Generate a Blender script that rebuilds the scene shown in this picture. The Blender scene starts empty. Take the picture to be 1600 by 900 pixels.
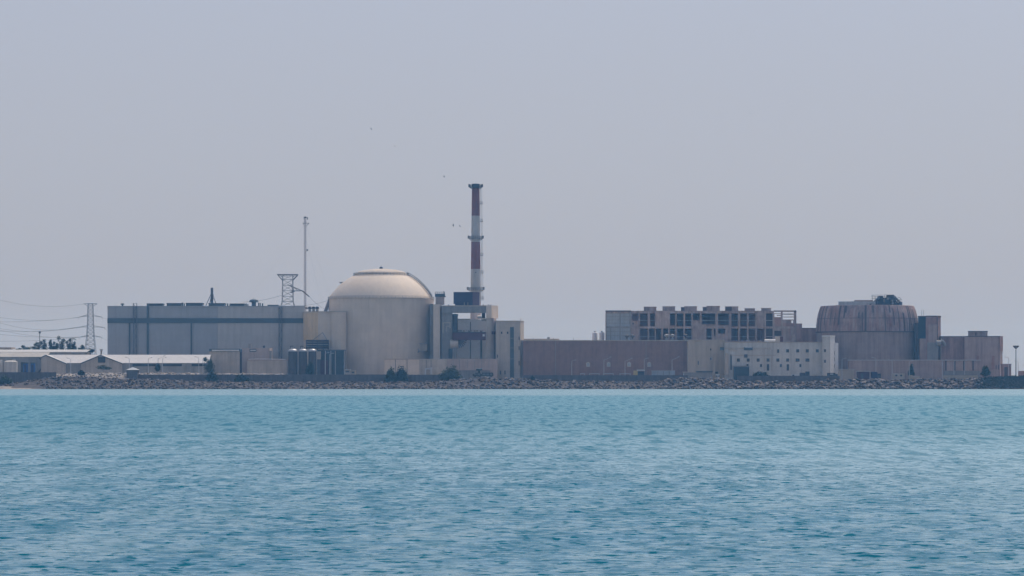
import bpy, bmesh, math, random
import numpy as np
from mathutils import Vector, Matrix, noise as mnoise
random.seed(7)
rng = np.random.default_rng(11)
R = math.radians
scene = bpy.context.scene
COL = scene.collection

# ------------------------------------------------------------------ camera, sky, sun, exposure
F = 4412.0            # focal length in photo pixels (photo is 1600 wide)
EYE = 6.0             # eye height above the water
HZ = 589.0            # photo row of the eye level
cam_d = bpy.data.cameras.new('camera'); cam = bpy.data.objects.new('camera', cam_d); COL.objects.link(cam)
cam_d.sensor_width = 36.0; cam_d.lens = F / 1600 * 36.0
cam_d.shift_y = (HZ - 450) / 1600
cam_d.clip_start = 0.5; cam_d.clip_end = 40000
cam.location = (0, 0, EYE); cam.rotation_euler = (R(90), 0, 0)
scene.camera = cam

SUN_EL, SUN_AZ = R(60), R(34)       # high, behind the plant and to its right
sdir = Vector((math.sin(SUN_AZ) * math.cos(SUN_EL), math.cos(SUN_AZ) * math.cos(SUN_EL), math.sin(SUN_EL)))
w = bpy.data.worlds.new('World'); scene.world = w; w.use_nodes = True
wn, wl = w.node_tree.nodes, w.node_tree.links
bg = wn['Background']; sky = wn.new('ShaderNodeTexSky')
sky.sky_type = 'NISHITA'; sky.sun_disc = False; sky.sun_elevation = SUN_EL; sky.sun_rotation = SUN_AZ
sky.air_density = 1.0; sky.dust_density = 4.0; sky.ozone_density = 3.0; sky.altitude = 0
hs = wn.new('ShaderNodeHueSaturation'); hs.inputs['Saturation'].default_value = 0.95
wl.new(sky.outputs[0], hs.inputs['Color']); 
tint = wn.new('ShaderNodeMix'); tint.data_type = 'RGBA'; tint.blend_type = 'MULTIPLY'; tint.inputs[0].default_value = 1.0
tint.inputs[7].default_value = (0.80, 0.86, 1.0, 1)
veil = wn.new('ShaderNodeMix'); veil.data_type = 'RGBA'; wtc = wn.new('ShaderNodeTexCoord'); wsp = wn.new('ShaderNodeSeparateXYZ'); wl.new(wtc.outputs['Generated'], wsp.inputs[0])
vmr = wn.new('ShaderNodeMapRange'); vmr.inputs[1].default_value = 0.10; vmr.inputs[2].default_value = 0.55; vmr.inputs[3].default_value = 0.80; vmr.inputs[4].default_value = 0.22
wl.new(wsp.outputs[2], vmr.inputs[0]); wl.new(vmr.outputs[0], veil.inputs[0])       # grey murk low down, bluer air overhead
veil.inputs[7].default_value = (2.86, 2.98, 3.49, 1)
wl.new(hs.outputs[0], tint.inputs[6]); wl.new(tint.outputs[2], veil.inputs[6]); wl.new(veil.outputs[2], bg.inputs[0])
bg.inputs[1].default_value = 0.13
sun_d = bpy.data.lights.new('sun', 'SUN'); sun_d.energy = 2.5; sun_d.angle = R(0.53); sun_d.color = (1.0, 0.90, 0.76)
sun = bpy.data.objects.new('sun', sun_d); COL.objects.link(sun); sun.location = sdir * 900
sun.rotation_euler = sdir.to_track_quat('Z', 'Y').to_euler()
vs = scene.view_settings
vs.view_transform = 'Standard'; vs.look = 'None'; vs.exposure = 0.25; vs.gamma = 1.0; vs.use_curve_mapping = False
cy = scene.cycles
cy.use_denoising = True; cy.denoiser = 'OPENIMAGEDENOISE'; cy.denoising_input_passes = 'RGB_ALBEDO_NORMAL'; cy.denoising_prefilter = 'ACCURATE'; cy.use_adaptive_sampling = False; cy.max_bounces = 5; cy.diffuse_bounces = 3; cy.glossy_bounces = 3
cy.volume_bounces = 0; cy.transparent_max_bounces = 4; cy.caustics_reflective = False; cy.caustics_refractive = False
cy.sample_clamp_indirect = 4.0; cy.sample_clamp_direct = 3.0
HAZE_COL, HAZE_DEN = (0.20, 0.54, 1.0), 0.00014

# ------------------------------------------------------------------ pixel of the photo at a distance -> metres
GZ = 4.2
def X(px, Y): return (px - 800.0) * Y / F
def Z(py, Y): return EYE + (HZ - py) * Y / F
def S(n, Y): return n * Y / F
def P(px, py, Y): return (X(px, Y), Y, Z(py, Y))

# ------------------------------------------------------------------ materials
def mat(name, col, rough=0.85, var=0.18, scale=0.25, streak=0.0, panel=None, metal=0.0, stain=None, spec=0.3):
    m = bpy.data.materials.new(name); m.use_nodes = True
    n, l = m.node_tree.nodes, m.node_tree.links
    b = n['Principled BSDF']; b.inputs['Roughness'].default_value = rough; b.inputs['Metallic'].default_value = metal
    b.inputs['Specular IOR Level'].default_value = spec
    tc = n.new('ShaderNodeTexCoord')
    nz = n.new('ShaderNodeTexNoise'); nz.inputs['Scale'].default_value = scale; nz.inputs['Detail'].default_value = 6; nz.inputs['Roughness'].default_value = 0.65
    l.new(tc.outputs['Object'], nz.inputs['Vector'])
    mr = n.new('ShaderNodeMapRange'); mr.inputs[1].default_value = 0.3; mr.inputs[2].default_value = 0.7
    mr.inputs[3].default_value = 1 - var; mr.inputs[4].default_value = 1 + var
    l.new(nz.outputs['Fac'], mr.inputs[0])
    fac = mr.outputs[0]
    def mul(a, bsock):
        k = n.new('ShaderNodeMath'); k.operation = 'MULTIPLY'; l.new(a, k.inputs[0]); l.new(bsock, k.inputs[1]); return k.outputs[0]
    if streak:
        mp = n.new('ShaderNodeMapping'); mp.inputs['Scale'].default_value = (0.55, 0.55, 0.035)
        l.new(tc.outputs['Object'], mp.inputs['Vector'])
        s2 = n.new('ShaderNodeTexNoise'); s2.inputs['Scale'].default_value = 1.0; s2.inputs['Detail'].default_value = 5; s2.inputs['Roughness'].default_value = 0.7
        l.new(mp.outputs[0], s2.inputs['Vector'])
        m2 = n.new('ShaderNodeMapRange'); m2.inputs[1].default_value = 0.42; m2.inputs[2].default_value = 0.66
        m2.inputs[3].default_value = 1.0; m2.inputs[4].default_value = 1 - streak
        l.new(s2.outputs['Fac'], m2.inputs[0]); fac = mul(fac, m2.outputs[0])
    if panel:
        sx = n.new('ShaderNodeSeparateXYZ'); l.new(tc.outputs['Object'], sx.inputs[0])
        ad = n.new('ShaderNodeMath'); ad.operation = 'ADD'; l.new(sx.outputs[0], ad.inputs[0]); l.new(sx.outputs[1], ad.inputs[1])
        cx = n.new('ShaderNodeCombineXYZ'); l.new(ad.outputs[0], cx.inputs[0]); l.new(sx.outputs[2], cx.inputs[1])
        br = n.new('ShaderNodeTexBrick'); br.offset = 0.0; br.inputs['Scale'].default_value = 1.0
        br.inputs['Brick Width'].default_value = panel[0]; br.inputs['Row Height'].default_value = panel[1]
        br.inputs['Mortar Size'].default_value = panel[2] if len(panel) > 2 else 0.09
        br.inputs['Mortar Smooth'].default_value = 0.3
        br.inputs['Color1'].default_value = (1, 1, 1, 1); br.inputs['Color2'].default_value = (0.95, 0.95, 0.95, 1)
        br.inputs['Mortar'].default_value = (0.84, 0.84, 0.84, 1)
        l.new(cx.outputs[0], br.inputs['Vector'])
        bw = n.new('ShaderNodeRGBToBW'); l.new(br.outputs['Color'], bw.inputs[0]); fac = mul(fac, bw.outputs[0])
    mx = n.new('ShaderNodeMix'); mx.data_type = 'RGBA'; mx.blend_type = 'MULTIPLY'; mx.inputs[0].default_value = 1
    if stain:
        s3 = n.new('ShaderNodeTexNoise'); s3.inputs['Scale'].default_value = 0.14; s3.inputs['Detail'].default_value = 8; s3.inputs['Roughness'].default_value = 0.7
        mp3 = n.new('ShaderNodeMapping'); mp3.inputs['Scale'].default_value = (1.4, 1.4, 0.5); mp3.inputs['Location'].default_value = (9, 3, 1)
        l.new(tc.outputs['Object'], mp3.inputs['Vector']); l.new(mp3.outputs[0], s3.inputs['Vector'])
        m3 = n.new('ShaderNodeMapRange'); m3.inputs[1].default_value = 0.45; m3.inputs[2].default_value = 0.68; l.new(s3.outputs['Fac'], m3.inputs[0])
        cm = n.new('ShaderNodeMix'); cm.data_type = 'RGBA'; l.new(m3.outputs[0], cm.inputs[0])
        cm.inputs[6].default_value = (*col, 1); cm.inputs[7].default_value = (*stain, 1)
        l.new(cm.outputs[2], mx.inputs[6])
    else:
        mx.inputs[6].default_value = (*col, 1)
    l.new(fac, mx.inputs[7]); l.new(mx.outputs[2], b.inputs['Base Color'])
    return m

M = dict(
    hall=mat('grey_cladding', (0.37, 0.375, 0.385), 0.7, 0.06, 0.2, 0.12, (6.0, 3.0, 0.06)),
    hall_light=mat('pale_grey_cladding', (0.48, 0.455, 0.425), 0.7, 0.06, 0.2, 0.12, (6.0, 3.0, 0.06)),
    band=mat('dark_blue_band', (0.075, 0.105, 0.12), 0.6, 0.1, 0.3),
    cream=mat('cream_painted_concrete', (0.665, 0.56, 0.45), 0.75, 0.07, 0.15, 0.10, (5.5, 4.2, 0.05)),
    cream_dome=mat('cream_dome_paint', (0.58, 0.5, 0.41), 0.7, 0.05, 0.15, 0.08),
    ochre=mat('ochre_painted_concrete', (0.68, 0.51, 0.32), 0.8, 0.08, 0.2, 0.16),
    greycream=mat('weathered_beige_concrete', (0.49, 0.43, 0.36), 0.85, 0.12, 0.3, 0.22),
    beige=mat('beige_render', (0.47, 0.395, 0.31), 0.85, 0.10, 0.25, 0.22),
    pinkbeige=mat('pinkish_beige_concrete', (0.43, 0.35, 0.31), 0.85, 0.12, 0.3, 0.22),
    pale=mat('pale_render', (0.57, 0.54, 0.485), 0.85, 0.10, 0.22, 0.24),
    bright=mat('clean_white_and_lifted_cream', (0.80, 0.79, 0.77), 0.6, 0.06, 0.6),
    white=mat('white_paint', (0.62, 0.61, 0.59), 0.6, 0.08, 0.6),
    whiteroof=mat('white_sheet_roof', (0.46, 0.455, 0.45), 0.5, 0.07, 0.3, 0.0, (1.2, 40, 0.05)),
    greyroof=mat('pale_grey_sheet_roof', (0.4, 0.4, 0.39), 0.6, 0.10, 0.3, 0.0, (1.5, 40, 0.05)),
    shed=mat('grey_shed_wall', (0.33, 0.32, 0.30), 0.8, 0.12, 0.4, 0.25),
    brown=mat('brown_brick_cladding', (0.285, 0.185, 0.155), 0.9, 0.16, 0.35, 0.2, (3.2, 1.6, 0.05)),
    raw=mat('raw_weathered_concrete', (0.4, 0.325, 0.295), 0.9, 0.2, 0.3, 0.42, None, 0, (0.25, 0.17, 0.145)),
    rawdome=mat('stained_bare_concrete', (0.355, 0.27, 0.255), 0.9, 0.2, 0.22, 0.45, None, 0, (0.25, 0.125, 0.105)),
    rawlow=mat('bare_grey_concrete', (0.345, 0.265, 0.24), 0.9, 0.14, 0.2, 0.3, (9.0, 3.4, 0.07)),
    ruin=mat('red_brown_concrete', (0.365, 0.24, 0.21), 0.9, 0.16, 0.25, 0.35, None, 0, (0.27, 0.16, 0.14)),
    ruinlight=mat('grey_brown_concrete', (0.385, 0.29, 0.26), 0.9, 0.14, 0.25, 0.3),
    seam=mat('dark_streak_and_shade', (0.10, 0.085, 0.085), 0.95, 0.2, 0.4),
    panel=mat('pale_wall_panel', (0.40, 0.43, 0.45), 0.6, 0.1, 0.4, 0.2, (2.6, 2.4, 0.12)),
    red=mat('faded_red_paint', (0.225, 0.088, 0.083), 0.75, 0.14, 0.3, 0.25),
    chimwhite=mat('faded_white_paint', (0.49, 0.465, 0.435), 0.75, 0.1, 0.3, 0.25),
    chimgrey=mat('pinkish_chimney_concrete', (0.50, 0.42, 0.38), 0.85, 0.1, 0.3, 0.2),
    soot=mat('soot_black_steel', (0.05, 0.055, 0.065), 0.8, 0.2, 0.6),
    navy=mat('navy_sheet_metal', (0.040, 0.040, 0.085), 0.7, 0.15, 0.4, 0.2),
    purple=mat('purple_brown_sheet_metal', (0.095, 0.055, 0.085), 0.7, 0.15, 0.4, 0.2),
    maroon=mat('maroon_steel', (0.1, 0.04, 0.055), 0.7, 0.2, 0.6, 0.2),
    steel=mat('galvanised_steel', (0.14, 0.15, 0.17), 0.6, 0.15, 1.0, 0, None, 0.2),
    darksteel=mat('dark_steel', (0.055, 0.06, 0.07), 0.7, 0.2, 1.0),
    wire=mat('dull_wire', (0.12, 0.12, 0.13), 0.7, 0.1, 1.0),
    mast=mat('faded_red_white_mast', (0.21, 0.165, 0.18), 0.7, 0.2, 0.2),
    lamp=mat('pale_lamp_metal', (0.46, 0.47, 0.48), 0.6, 0.1, 1.0),
    tank=mat('dark_grey_tank', (0.075, 0.073, 0.075), 0.65, 0.22, 0.5, 0.35),
    tankcap=mat('bright_tank_cap', (0.5, 0.5, 0.5), 0.4, 0.08, 0.8, 0, None, 0.3),
    glass=mat('dark_window', (0.025, 0.035, 0.05), 0.25, 0.3, 0.8, spec=0.5),
    tealglass=mat('dark_teal_glazing_and_shade', (0.035, 0.06, 0.075), 0.4, 0.25, 0.4, 0, (2.2, 3.0, 0.12)),
    blue=mat('bright_blue_plastic', (0.03, 0.10, 0.30), 0.5, 0.1, 0.8),
    duct=mat('weathered_duct', (0.27, 0.265, 0.26), 0.7, 0.15, 0.4, 0.25),
    fence=mat('dark_perimeter_concrete', (0.155, 0.145, 0.145), 0.9, 0.2, 0.5, 0.3, (3.1, 9.0, 0.10)),
    rubble=mat('pale_rubble', (0.27, 0.24, 0.21), 0.95, 0.3, 0.8),
    sand=mat('dry_sand', (0.42, 0.35, 0.27), 0.95, 0.15, 0.3),
    dirt=mat('dry_ground', (0.24, 0.20, 0.165), 0.95, 0.3, 0.12),
    bank=mat('dark_rubble_bank', (0.075, 0.066, 0.064), 0.95, 0.4, 0.5),
    rock_a=mat('brown_grey_rock', (0.105, 0.088, 0.083), 0.9, 0.35, 0.9),
    rock_b=mat('pale_rock', (0.215, 0.188, 0.175), 0.9, 0.3, 0.9),
    rock_c=mat('dark_rock', (0.045, 0.042, 0.042), 0.9, 0.35, 0.9),
    leaf_a=mat('dark_green_leaves', (0.040, 0.068, 0.036), 0.7, 0.4, 0.6),
    leaf_b=mat('olive_leaves', (0.060, 0.080, 0.036), 0.7, 0.4, 0.6),
    leaf_c=mat('blue_green_leaves', (0.022, 0.050, 0.042), 0.7, 0.4, 0.6),
    bark=mat('brown_bark', (0.10, 0.075, 0.055), 0.95, 0.3, 2.0),
    yellow=mat('yellow_ochre_paint', (0.55, 0.42, 0.18), 0.7, 0.1, 0.6),
    army=mat('dark_green_drab_paint', (0.045, 0.055, 0.045), 0.8, 0.2, 0.8),
    armylight=mat('grey_drab_panel', (0.17, 0.18, 0.18), 0.8, 0.2, 0.8),
    gull=mat('dark_feathers', (0.03, 0.028, 0.03), 0.9, 0.2, 3.0),
    gullpale=mat('pale_feathers', (0.55, 0.50, 0.48), 0.9, 0.1, 3.0),
    rubber=mat('black_rubber', (0.02, 0.02, 0.02), 0.9, 0.1, 2.0),
)

# ------------------------------------------------------------------ mesh builder
class MB:
    def __init__(s): s.v = []; s.f = []; s.smooth = set()
    def add(s, vs_, fs, smooth=False):
        o = len(s.v); s.v += [tuple(q) for q in vs_]
        for f in fs:
            if smooth: s.smooth.add(len(s.f))
            s.f.append(tuple(i + o for i in f))
        return s
    def box(s, x0, x1, y0, y1, z0, z1):
        return s.add([(x0,y0,z0),(x1,y0,z0),(x1,y1,z0),(x0,y1,z0),(x0,y0,z1),(x1,y0,z1),(x1,y1,z1),(x0,y1,z1)],
                     [(0,3,2,1),(4,5,6,7),(0,1,5,4),(1,2,6,5),(2,3,7,6),(3,0,4,7)])
    def pb(s, px0, px1, py0, py1, Y, d=10.0):          # box whose front shows at these photo pixels at distance Y
        z0 = GZ - 0.4 if py1 is None else Z(py1, Y)
        return s.box(X(px0, Y), X(px1, Y), Y, Y + d, z0, Z(py0, Y))
    def prism(s, pts, z0, z1):
        n = len(pts); area = sum(pts[i][0]*pts[(i+1)%n][1]-pts[(i+1)%n][0]*pts[i][1] for i in range(n))
        if area < 0: pts = pts[::-1]
        vs_ = [(x,y,z0) for x,y in pts] + [(x,y,z1) for x,y in pts]
        fs = [tuple(range(n))[::-1], tuple(range(n,2*n))] + [(i,(i+1)%n,(i+1)%n+n,i+n) for i in range(n)]
        return s.add(vs_, fs)
    def pp(s, plan, pytop, Yref, pybot=None):           # prism over plan points (px, Y)
        z0 = GZ - 0.4 if pybot is None else Z(pybot, Yref)
        return s.prism([(X(a, b), b) for a, b in plan], z0, Z(pytop, Yref))
    def tube(s, p, q, r0, r1=None, n=5, cap=True):
        p, q = Vector(p), Vector(q); r1 = r0 if r1 is None else r1
        d = q - p
        if d.length < 1e-6: return s
        d.normalize(); a = d.cross(Vector((0,0,1)))
        if a.length < 1e-3: a = Vector((1,0,0))
        a.normalize(); b = d.cross(a)
        vs_ = []
        for c, r in ((p, r0), (q, r1)):
            for i in range(n):
                t = 2*math.pi*i/n + 0.3; vs_.append(c + a*math.cos(t)*r + b*math.sin(t)*r)
        fs = [(i, (i+1)%n, (i+1)%n+n, i+n) for i in range(n)]
        if cap: fs += [tuple(range(n))[::-1], tuple(range(n, 2*n))]
        return s.add(vs_, fs, n > 6)
    def path(s, pts, r, n=5):
        for a, b in zip(pts[:-1], pts[1:]): s.tube(a, b, r, r, n)
        return s
    def lathe(s, cx, cy_, prof, n=64, smooth=True, a0=0.0):
        vs_ = []; fs = []
        for r, z in prof:
            for i in range(n):
                t = a0 + 2*math.pi*i/n; vs_.append((cx + r*math.cos(t), cy_ + r*math.sin(t), z))
        for k in range(len(prof)-1):
            for i in range(n):
                j = (i+1) % n; fs.append((k*n+i, k*n+j, (k+1)*n+j, (k+1)*n+i))
        s.add(vs_, fs, smooth)
        o = len(s.v) - len(vs_)
        if prof[0][0] > 1e-3: s.add(vs_[:n], [tuple(range(n))[::-1]])
        if prof[-1][0] > 1e-3: s.add(vs_[-n:], [tuple(range(n))])
        return s
    def ring(s, x0, x1, z0, z1, y0, y1, t):             # rectangular frame in the x-z plane
        s.box(x0, x1, y0, y1, z1 - t, z1); s.box(x0, x1, y0, y1, z0, z0 + t)
        s.box(x0, x0 + t, y0, y1, z0 + t, z1 - t); s.box(x1 - t, x1, y0, y1, z0 + t, z1 - t); return s
    def rock(s, c, r, sub=1, sq=(1, 1, 0.75)):
        bm = bmesh.new(); bmesh.ops.create_icosphere(bm, subdivisions=sub, radius=1.0)
        off = Vector((random.random()*50, random.random()*50, random.random()*50)); rot = Matrix.Rotation(random.random()*6.28, 3, 'Z') @ Matrix.Rotation(random.uniform(-.5, .5), 3, 'X')
        vs_ = []
        for v in bm.verts:
            k = 1 + 0.55 * mnoise.noise(v.co * 1.3 + off) + 0.25 * mnoise.noise(v.co * 3 + off)
            p = rot @ Vector((v.co.x*sq[0]*k, v.co.y*sq[1]*k, v.co.z*sq[2]*k)) * r
            vs_.append((c[0]+p.x, c[1]+p.y, c[2]+p.z))
        fs = [tuple(v.index for v in f.verts) for f in bm.faces]; bm.free()
        return s.add(vs_, fs)
    def leaves(s, c, rad, n, size):                     # leaf clumps through an ellipsoid
        for _ in range(n):
            while True:
                u = Vector((random.gauss(0,.5), random.gauss(0,.5), random.gauss(0,.5)))
                if u.length < 1.35: break
            p = Vector((c[0]+u.x*rad[0], c[1]+u.y*rad[1], c[2]+u.z*rad[2]))
            a = Vector((random.gauss(0,1), random.gauss(0,1), random.gauss(0,1))).normalized()
            b = a.orthogonal().normalized(); k = size * random.uniform(0.5, 1.3)
            e = a.cross(b)
            s.add([p - b*k, p - e*k*0.5, p + b*k, p + e*k*0.5], [(0,1,2,3)])
        return s
    def build(s, name, m, parent=None, base=None):
        if parent is not None: o3 = parent['_o'] if '_o' in parent else parent.location
        else: o3 = base if base is not None else (0, 0, 0)
        o3 = Vector(o3)
        me = bpy.data.meshes.new(name); me.from_pydata([(x-o3.x, y-o3.y, z-o3.z) for x, y, z in s.v], [], s.f); me.update()
        if s.smooth:
            fl = [False]*len(s.f)
            for i in s.smooth: fl[i] = True
            me.polygons.foreach_set('use_smooth', fl); me.set_sharp_from_angle(angle=R(38))
        me.materials.append(M[m] if isinstance(m, str) else m)
        o = bpy.data.objects.new(name, me); COL.objects.link(o)
        if parent is not None: o.parent = parent; ORIG[o.name] = o3; 
        else: o.location = o3
        if parent is not None: o['_o'] = list(o3)
        return o
ORIG = {}
def thing(name, label, cat, px, Y, group=None, z=GZ):
    o = bpy.data.objects.new(name, None); COL.objects.link(o); o.location = (X(px, Y), Y, z); o.empty_display_size = 2
    o['label'] = label; o['category'] = cat
    if group: o['group'] = group
    return o
def tag(o, label, cat, group=None):
    o['label'] = label; o['category'] = cat
    if group: o['group'] = group
    return o
def struct(o, kind='structure'): o['kind'] = kind; return o
def dup(root, loc, label=None, rz=0.0, sc=1.0):
    r = root.copy(); COL.objects.link(r); r.location = loc; r.rotation_euler = (0, 0, rz); r.scale = (sc, sc, sc)
    if label: r['label'] = label
    for ch in root.children:
        c = ch.copy(); COL.objects.link(c); c.parent = r
        for g in ch.children:
            d = g.copy(); COL.objects.link(d); d.parent = c
    return r
def window(parent, px, py, w_, h_, Y, m='glass', fm='greycream', t=0.18):
    x0, x1, z0, z1 = X(px-w_/2, Y), X(px+w_/2, Y), Z(py+h_/2, Y), Z(py-h_/2, Y)
    f = MB().ring(x0-t, x1+t, z0-t, z1+t, Y-0.16, Y+0.05, t).build('window', fm, parent)
    MB().box(x0, x1, Y-0.04, Y+0.04, z0, z1).build('pane', m, f)
    return f

# ------------------------------------------------------------------ ground, shore bank, sea
prof = [(-400,597),(0,600),(25,598),(60,592),(100,588.5),(135,588.5),(160,591),(230,592.5),(320,596),(420,597),(600,597.5),(690,596),(725,592.5),(760,590.4),(800,591.5),(840,594.5),(930,596),(1030,596),(1060,591.5),(1140,592.5),(1158,597.5),(1200,598),(1280,597),(1312,594),(1420,594),(1530,592.5),(1600,590),(2000,590)]
def top_z(x):
    px = x * F / 1404 + 800
    return 6.0 + (HZ - np.interp(px, [p[0] for p in prof], [p[1] for p in prof])) * 1404 / F
xs = np.concatenate([np.linspace(-2400, -420, 20), np.linspace(-400, 400, 321), np.linspace(420, 2400, 20)])
mb = MB(); rows = []
for x in xs:
    t = top_z(x); n1 = mnoise.noise((x*0.07, 1.3, 0)) * 0.25; n2 = mnoise.noise((x*0.2, 4.3, 0)) * 0.2
    rows.append([(x, 1380, -2.0), (x, 1391.5+n1, -0.1), (x, 1394+n1*3, 0.55+n2), (x, 1398.5, 0.45*t+n2), (x, 1403, t-0.3+n2), (x, 1407, t-0.12), (x, 1411, t-0.25), (x, 1424, GZ)])
for i in range(len(xs)-1):
    for k in range(7): mb.add([rows[i][k], rows[i+1][k], rows[i+1][k+1], rows[i][k+1]], [(0,1,2,3)])
struct(mb.build('embankment', 'bank'))
mb = MB(); gx = np.linspace(-2400, 2400, 41); gy = [1424, 1440, 1470, 1520, 1600, 1800, 2300, 3200, 4500, 6000]
for i in range(40):
    for k in range(len(gy)-1): mb.add([(gx[i],gy[k],GZ),(gx[i+1],gy[k],GZ),(gx[i+1],gy[k+1],GZ),(gx[i],gy[k+1],GZ)], [(0,1,2,3)])
struct(mb.build('ground', 'dirt'))

mb = MB()
for i in range(40):
    xa, xb = [X(-160 + 226*(i+k)/40, 1395) for k in (0, 1)]
    fa, fb = [1.0 if i+k < 30 else max(0, (40-i-k)/10) for k in (0, 1)]
    mb.add([(xa,1389.5,-.5),(xb,1389.5,-.5),(xb,1393,.35),(xa,1393,.35),(xb,1393+5*fb,.35+1.0*fb),(xa,1393+5*fa,.35+1.0*fa)], [(0,1,2,3),(3,2,4,5)])
struct(mb.build('beach', 'rubble'))

def build_sea():
    py = np.concatenate([np.arange(1000, 912, -2.0), np.arange(912, 606.3, -0.27)])
    d = EYE * F / (py - HZ); d = d[d < 1397]
    d = np.concatenate([[-110, -40, 5, 20, 35, 50], d[d > 55], [1398]])
    u = np.linspace(-1.0, 1.0, 1301)
    u = np.concatenate([[-7, -4, -2.4, -1.6], u * 1.22, [1.6, 2.4, 4, 7]])
    Xg = u[None, :] * 0.1815 * np.maximum(np.abs(d), 60)[:, None]
    Yg = np.repeat(d[:, None], len(u), 1)
    # patches of wind and slicks
    def smooth_noise(sx, sy, seed, n=10):
        r = np.random.default_rng(seed); o = np.zeros_like(Xg)
        for _ in range(n):
            a = r.uniform(0, 2*np.pi); k = r.uniform(0.5, 1.6)
            o += np.sin(2*np.pi*k*(np.cos(a)*Xg/sx + np.sin(a)*Yg/sy) + r.uniform(0, 6.28))
        return o / math.sqrt(n/2)
    gust = 1.0 + 0.22*smooth_noise(60, 150, 3) + 0.18*smooth_noise(14, 40, 4)
    calm = np.clip((905 + 25*smooth_noise(220, 900, 5, 6) - Yg)/60, 0, 1)*0.72 + 0.28      # sheltered strip along the shore
    band = 1 - 0.62*np.exp(-((Yg - 655 - 12*smooth_noise(160, 600, 6, 6))/14)**2)
    amp = np.clip(gust, 0.35, 1.35) * calm * band
    Zg = np.zeros_like(Xg); Dx = np.zeros_like(Xg); Dy = np.zeros_like(Xg)
    r = np.random.default_rng(21)
    dx = 0.1815*1.22*2/1300*np.maximum(Yg, 60)
    sets = np.clip(0.85 + 0.34*smooth_noise(1.5, 2.0, 8, 14) + 0.18*smooth_noise(9, 18, 9, 12), 0.25, 1.45)          # waves come in groups
    groups = [(20, 4.0, 18.0, 0.30, 0.006), (60, 0.34, 1.5, 0.30, 0.0185), (20, 0.22, 0.34, 0.6, 0.012)]
    for g, (cnt, l0, l1, spread, st) in enumerate(groups):
        for i in range(cnt):
            lam = l0 * (l1/l0) ** ((i + r.uniform(0, 1))/cnt)
            ang = r.normal(math.pi/2 + 0.10, spread)
            k = 2*np.pi/lam; kx, ky = math.cos(ang)*k, math.sin(ang)*k
            a = st / k
            lamx = lam / max(abs(math.cos(ang)), 0.05)
            filt = np.clip((lamx/dx - 2.2)/2.0, 0, 1)
            ph = kx*Xg + ky*Yg + r.uniform(0, 6.28) + 1.3*np.sin(Xg/(7*lam) + r.uniform(0, 6.28)) + 1.3*np.sin(Yg/(9*lam) + r.uniform(0, 6.28))
            A = a*amp*filt*(sets if g else 1.0)
            Zg += A*np.cos(ph)
            Dx -= 0.6*A*math.cos(ang)*np.sin(ph); Dy -= 0.6*A*math.sin(ang)*np.sin(ph)
    edge = np.clip((1397 - Yg)/30, 0, 1) * np.clip(Yg/50, 0, 1)
    Zg *= edge
    near = np.clip((400 - Yg)/150, 0, 1)*edge
    V = np.stack([Xg + Dx*near, Yg + Dy*near, Zg], -1).reshape(-1, 3).astype(np.float32)
    nr, nc = Xg.shape
    idx = np.arange(nr*nc).reshape(nr, nc)
    q = np.stack([idx[:-1,:-1], idx[:-1,1:], idx[1:,1:], idx[1:,:-1]], -1).reshape(-1, 4).astype(np.int32)
    me = bpy.data.meshes.new('sea'); me.vertices.add(len(V)); me.vertices.foreach_set('co', V.ravel())
    me.loops.add(q.size); me.loops.foreach_set('vertex_index', q.ravel())
    me.polygons.add(len(q)); me.polygons.foreach_set('loop_start', np.arange(0, q.size, 4, dtype=np.int32))
    me.polygons.foreach_set('use_smooth', np.ones(len(q), bool)); me.update(); me.validate()
    m = bpy.data.materials.new('sea_water'); m.use_nodes = True; n, l = m.node_tree.nodes, m.node_tree.links
    n.remove(n['Principled BSDF']); out = n['Material Output']
    geo = n.new('ShaderNodeNewGeometry')
    def bump(scale, sc, strength, dist, prev=None, detail=3):
        mp = n.new('ShaderNodeMapping'); mp.inputs['Scale'].default_value = sc; l.new(geo.outputs['Position'], mp.inputs['Vector'])
        t = n.new('ShaderNodeTexNoise'); t.inputs['Scale'].default_value = scale; t.inputs['Detail'].default_value = detail; l.new(mp.outputs[0], t.inputs['Vector'])
        b = n.new('ShaderNodeBump'); b.inputs['Strength'].default_value = strength; b.inputs['Distance'].default_value = dist
        l.new(t.outputs['Fac'], b.inputs['Height'])
        if prev: l.new(prev.outputs[0], b.inputs['Normal'])
        return b
    b1 = bump(1.0, (0.7, 1.6, 1), 0.5, 0.07, None, 4)
    b2 = bump(1.0, (3.0, 7.0, 1), 0.4, 0.02, b1, 3)
    dif = n.new('ShaderNodeBsdfDiffuse'); dif.inputs['Color'].default_value = (0.008, 0.125, 0.200, 1)
    # deeper blue water offshore, turquoise shallows towards the bank, in broad patches
    tn = n.new('ShaderNodeTexNoise'); tn.inputs['Scale'].default_value = 0.012; tn.inputs['Detail'].default_value = 3; l.new(geo.outputs['Position'], tn.inputs['Vector'])
    sx = n.new('ShaderNodeSeparateXYZ'); l.new(geo.outputs['Position'], sx.inputs[0])
    sh = n.new('ShaderNodeMapRange'); sh.inputs[1].default_value = 90; sh.inputs[2].default_value = 520; sh.inputs[3].default_value = -0.12; sh.inputs[4].default_value = 0.55; l.new(sx.outputs[1], sh.inputs[0])
    ad = n.new('ShaderNodeMath'); ad.operation = 'ADD'; ad.use_clamp = True; l.new(sh.outputs[0], ad.inputs[0]); l.new(tn.outputs['Fac'], ad.inputs[1])
    cm = n.new('ShaderNodeMix'); cm.data_type = 'RGBA'; l.new(ad.outputs[0], cm.inputs[0])
    cm.inputs[6].default_value = (0.003, 0.088, 0.132, 1); cm.inputs[7].default_value = (0.006, 0.118, 0.178, 1)
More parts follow.
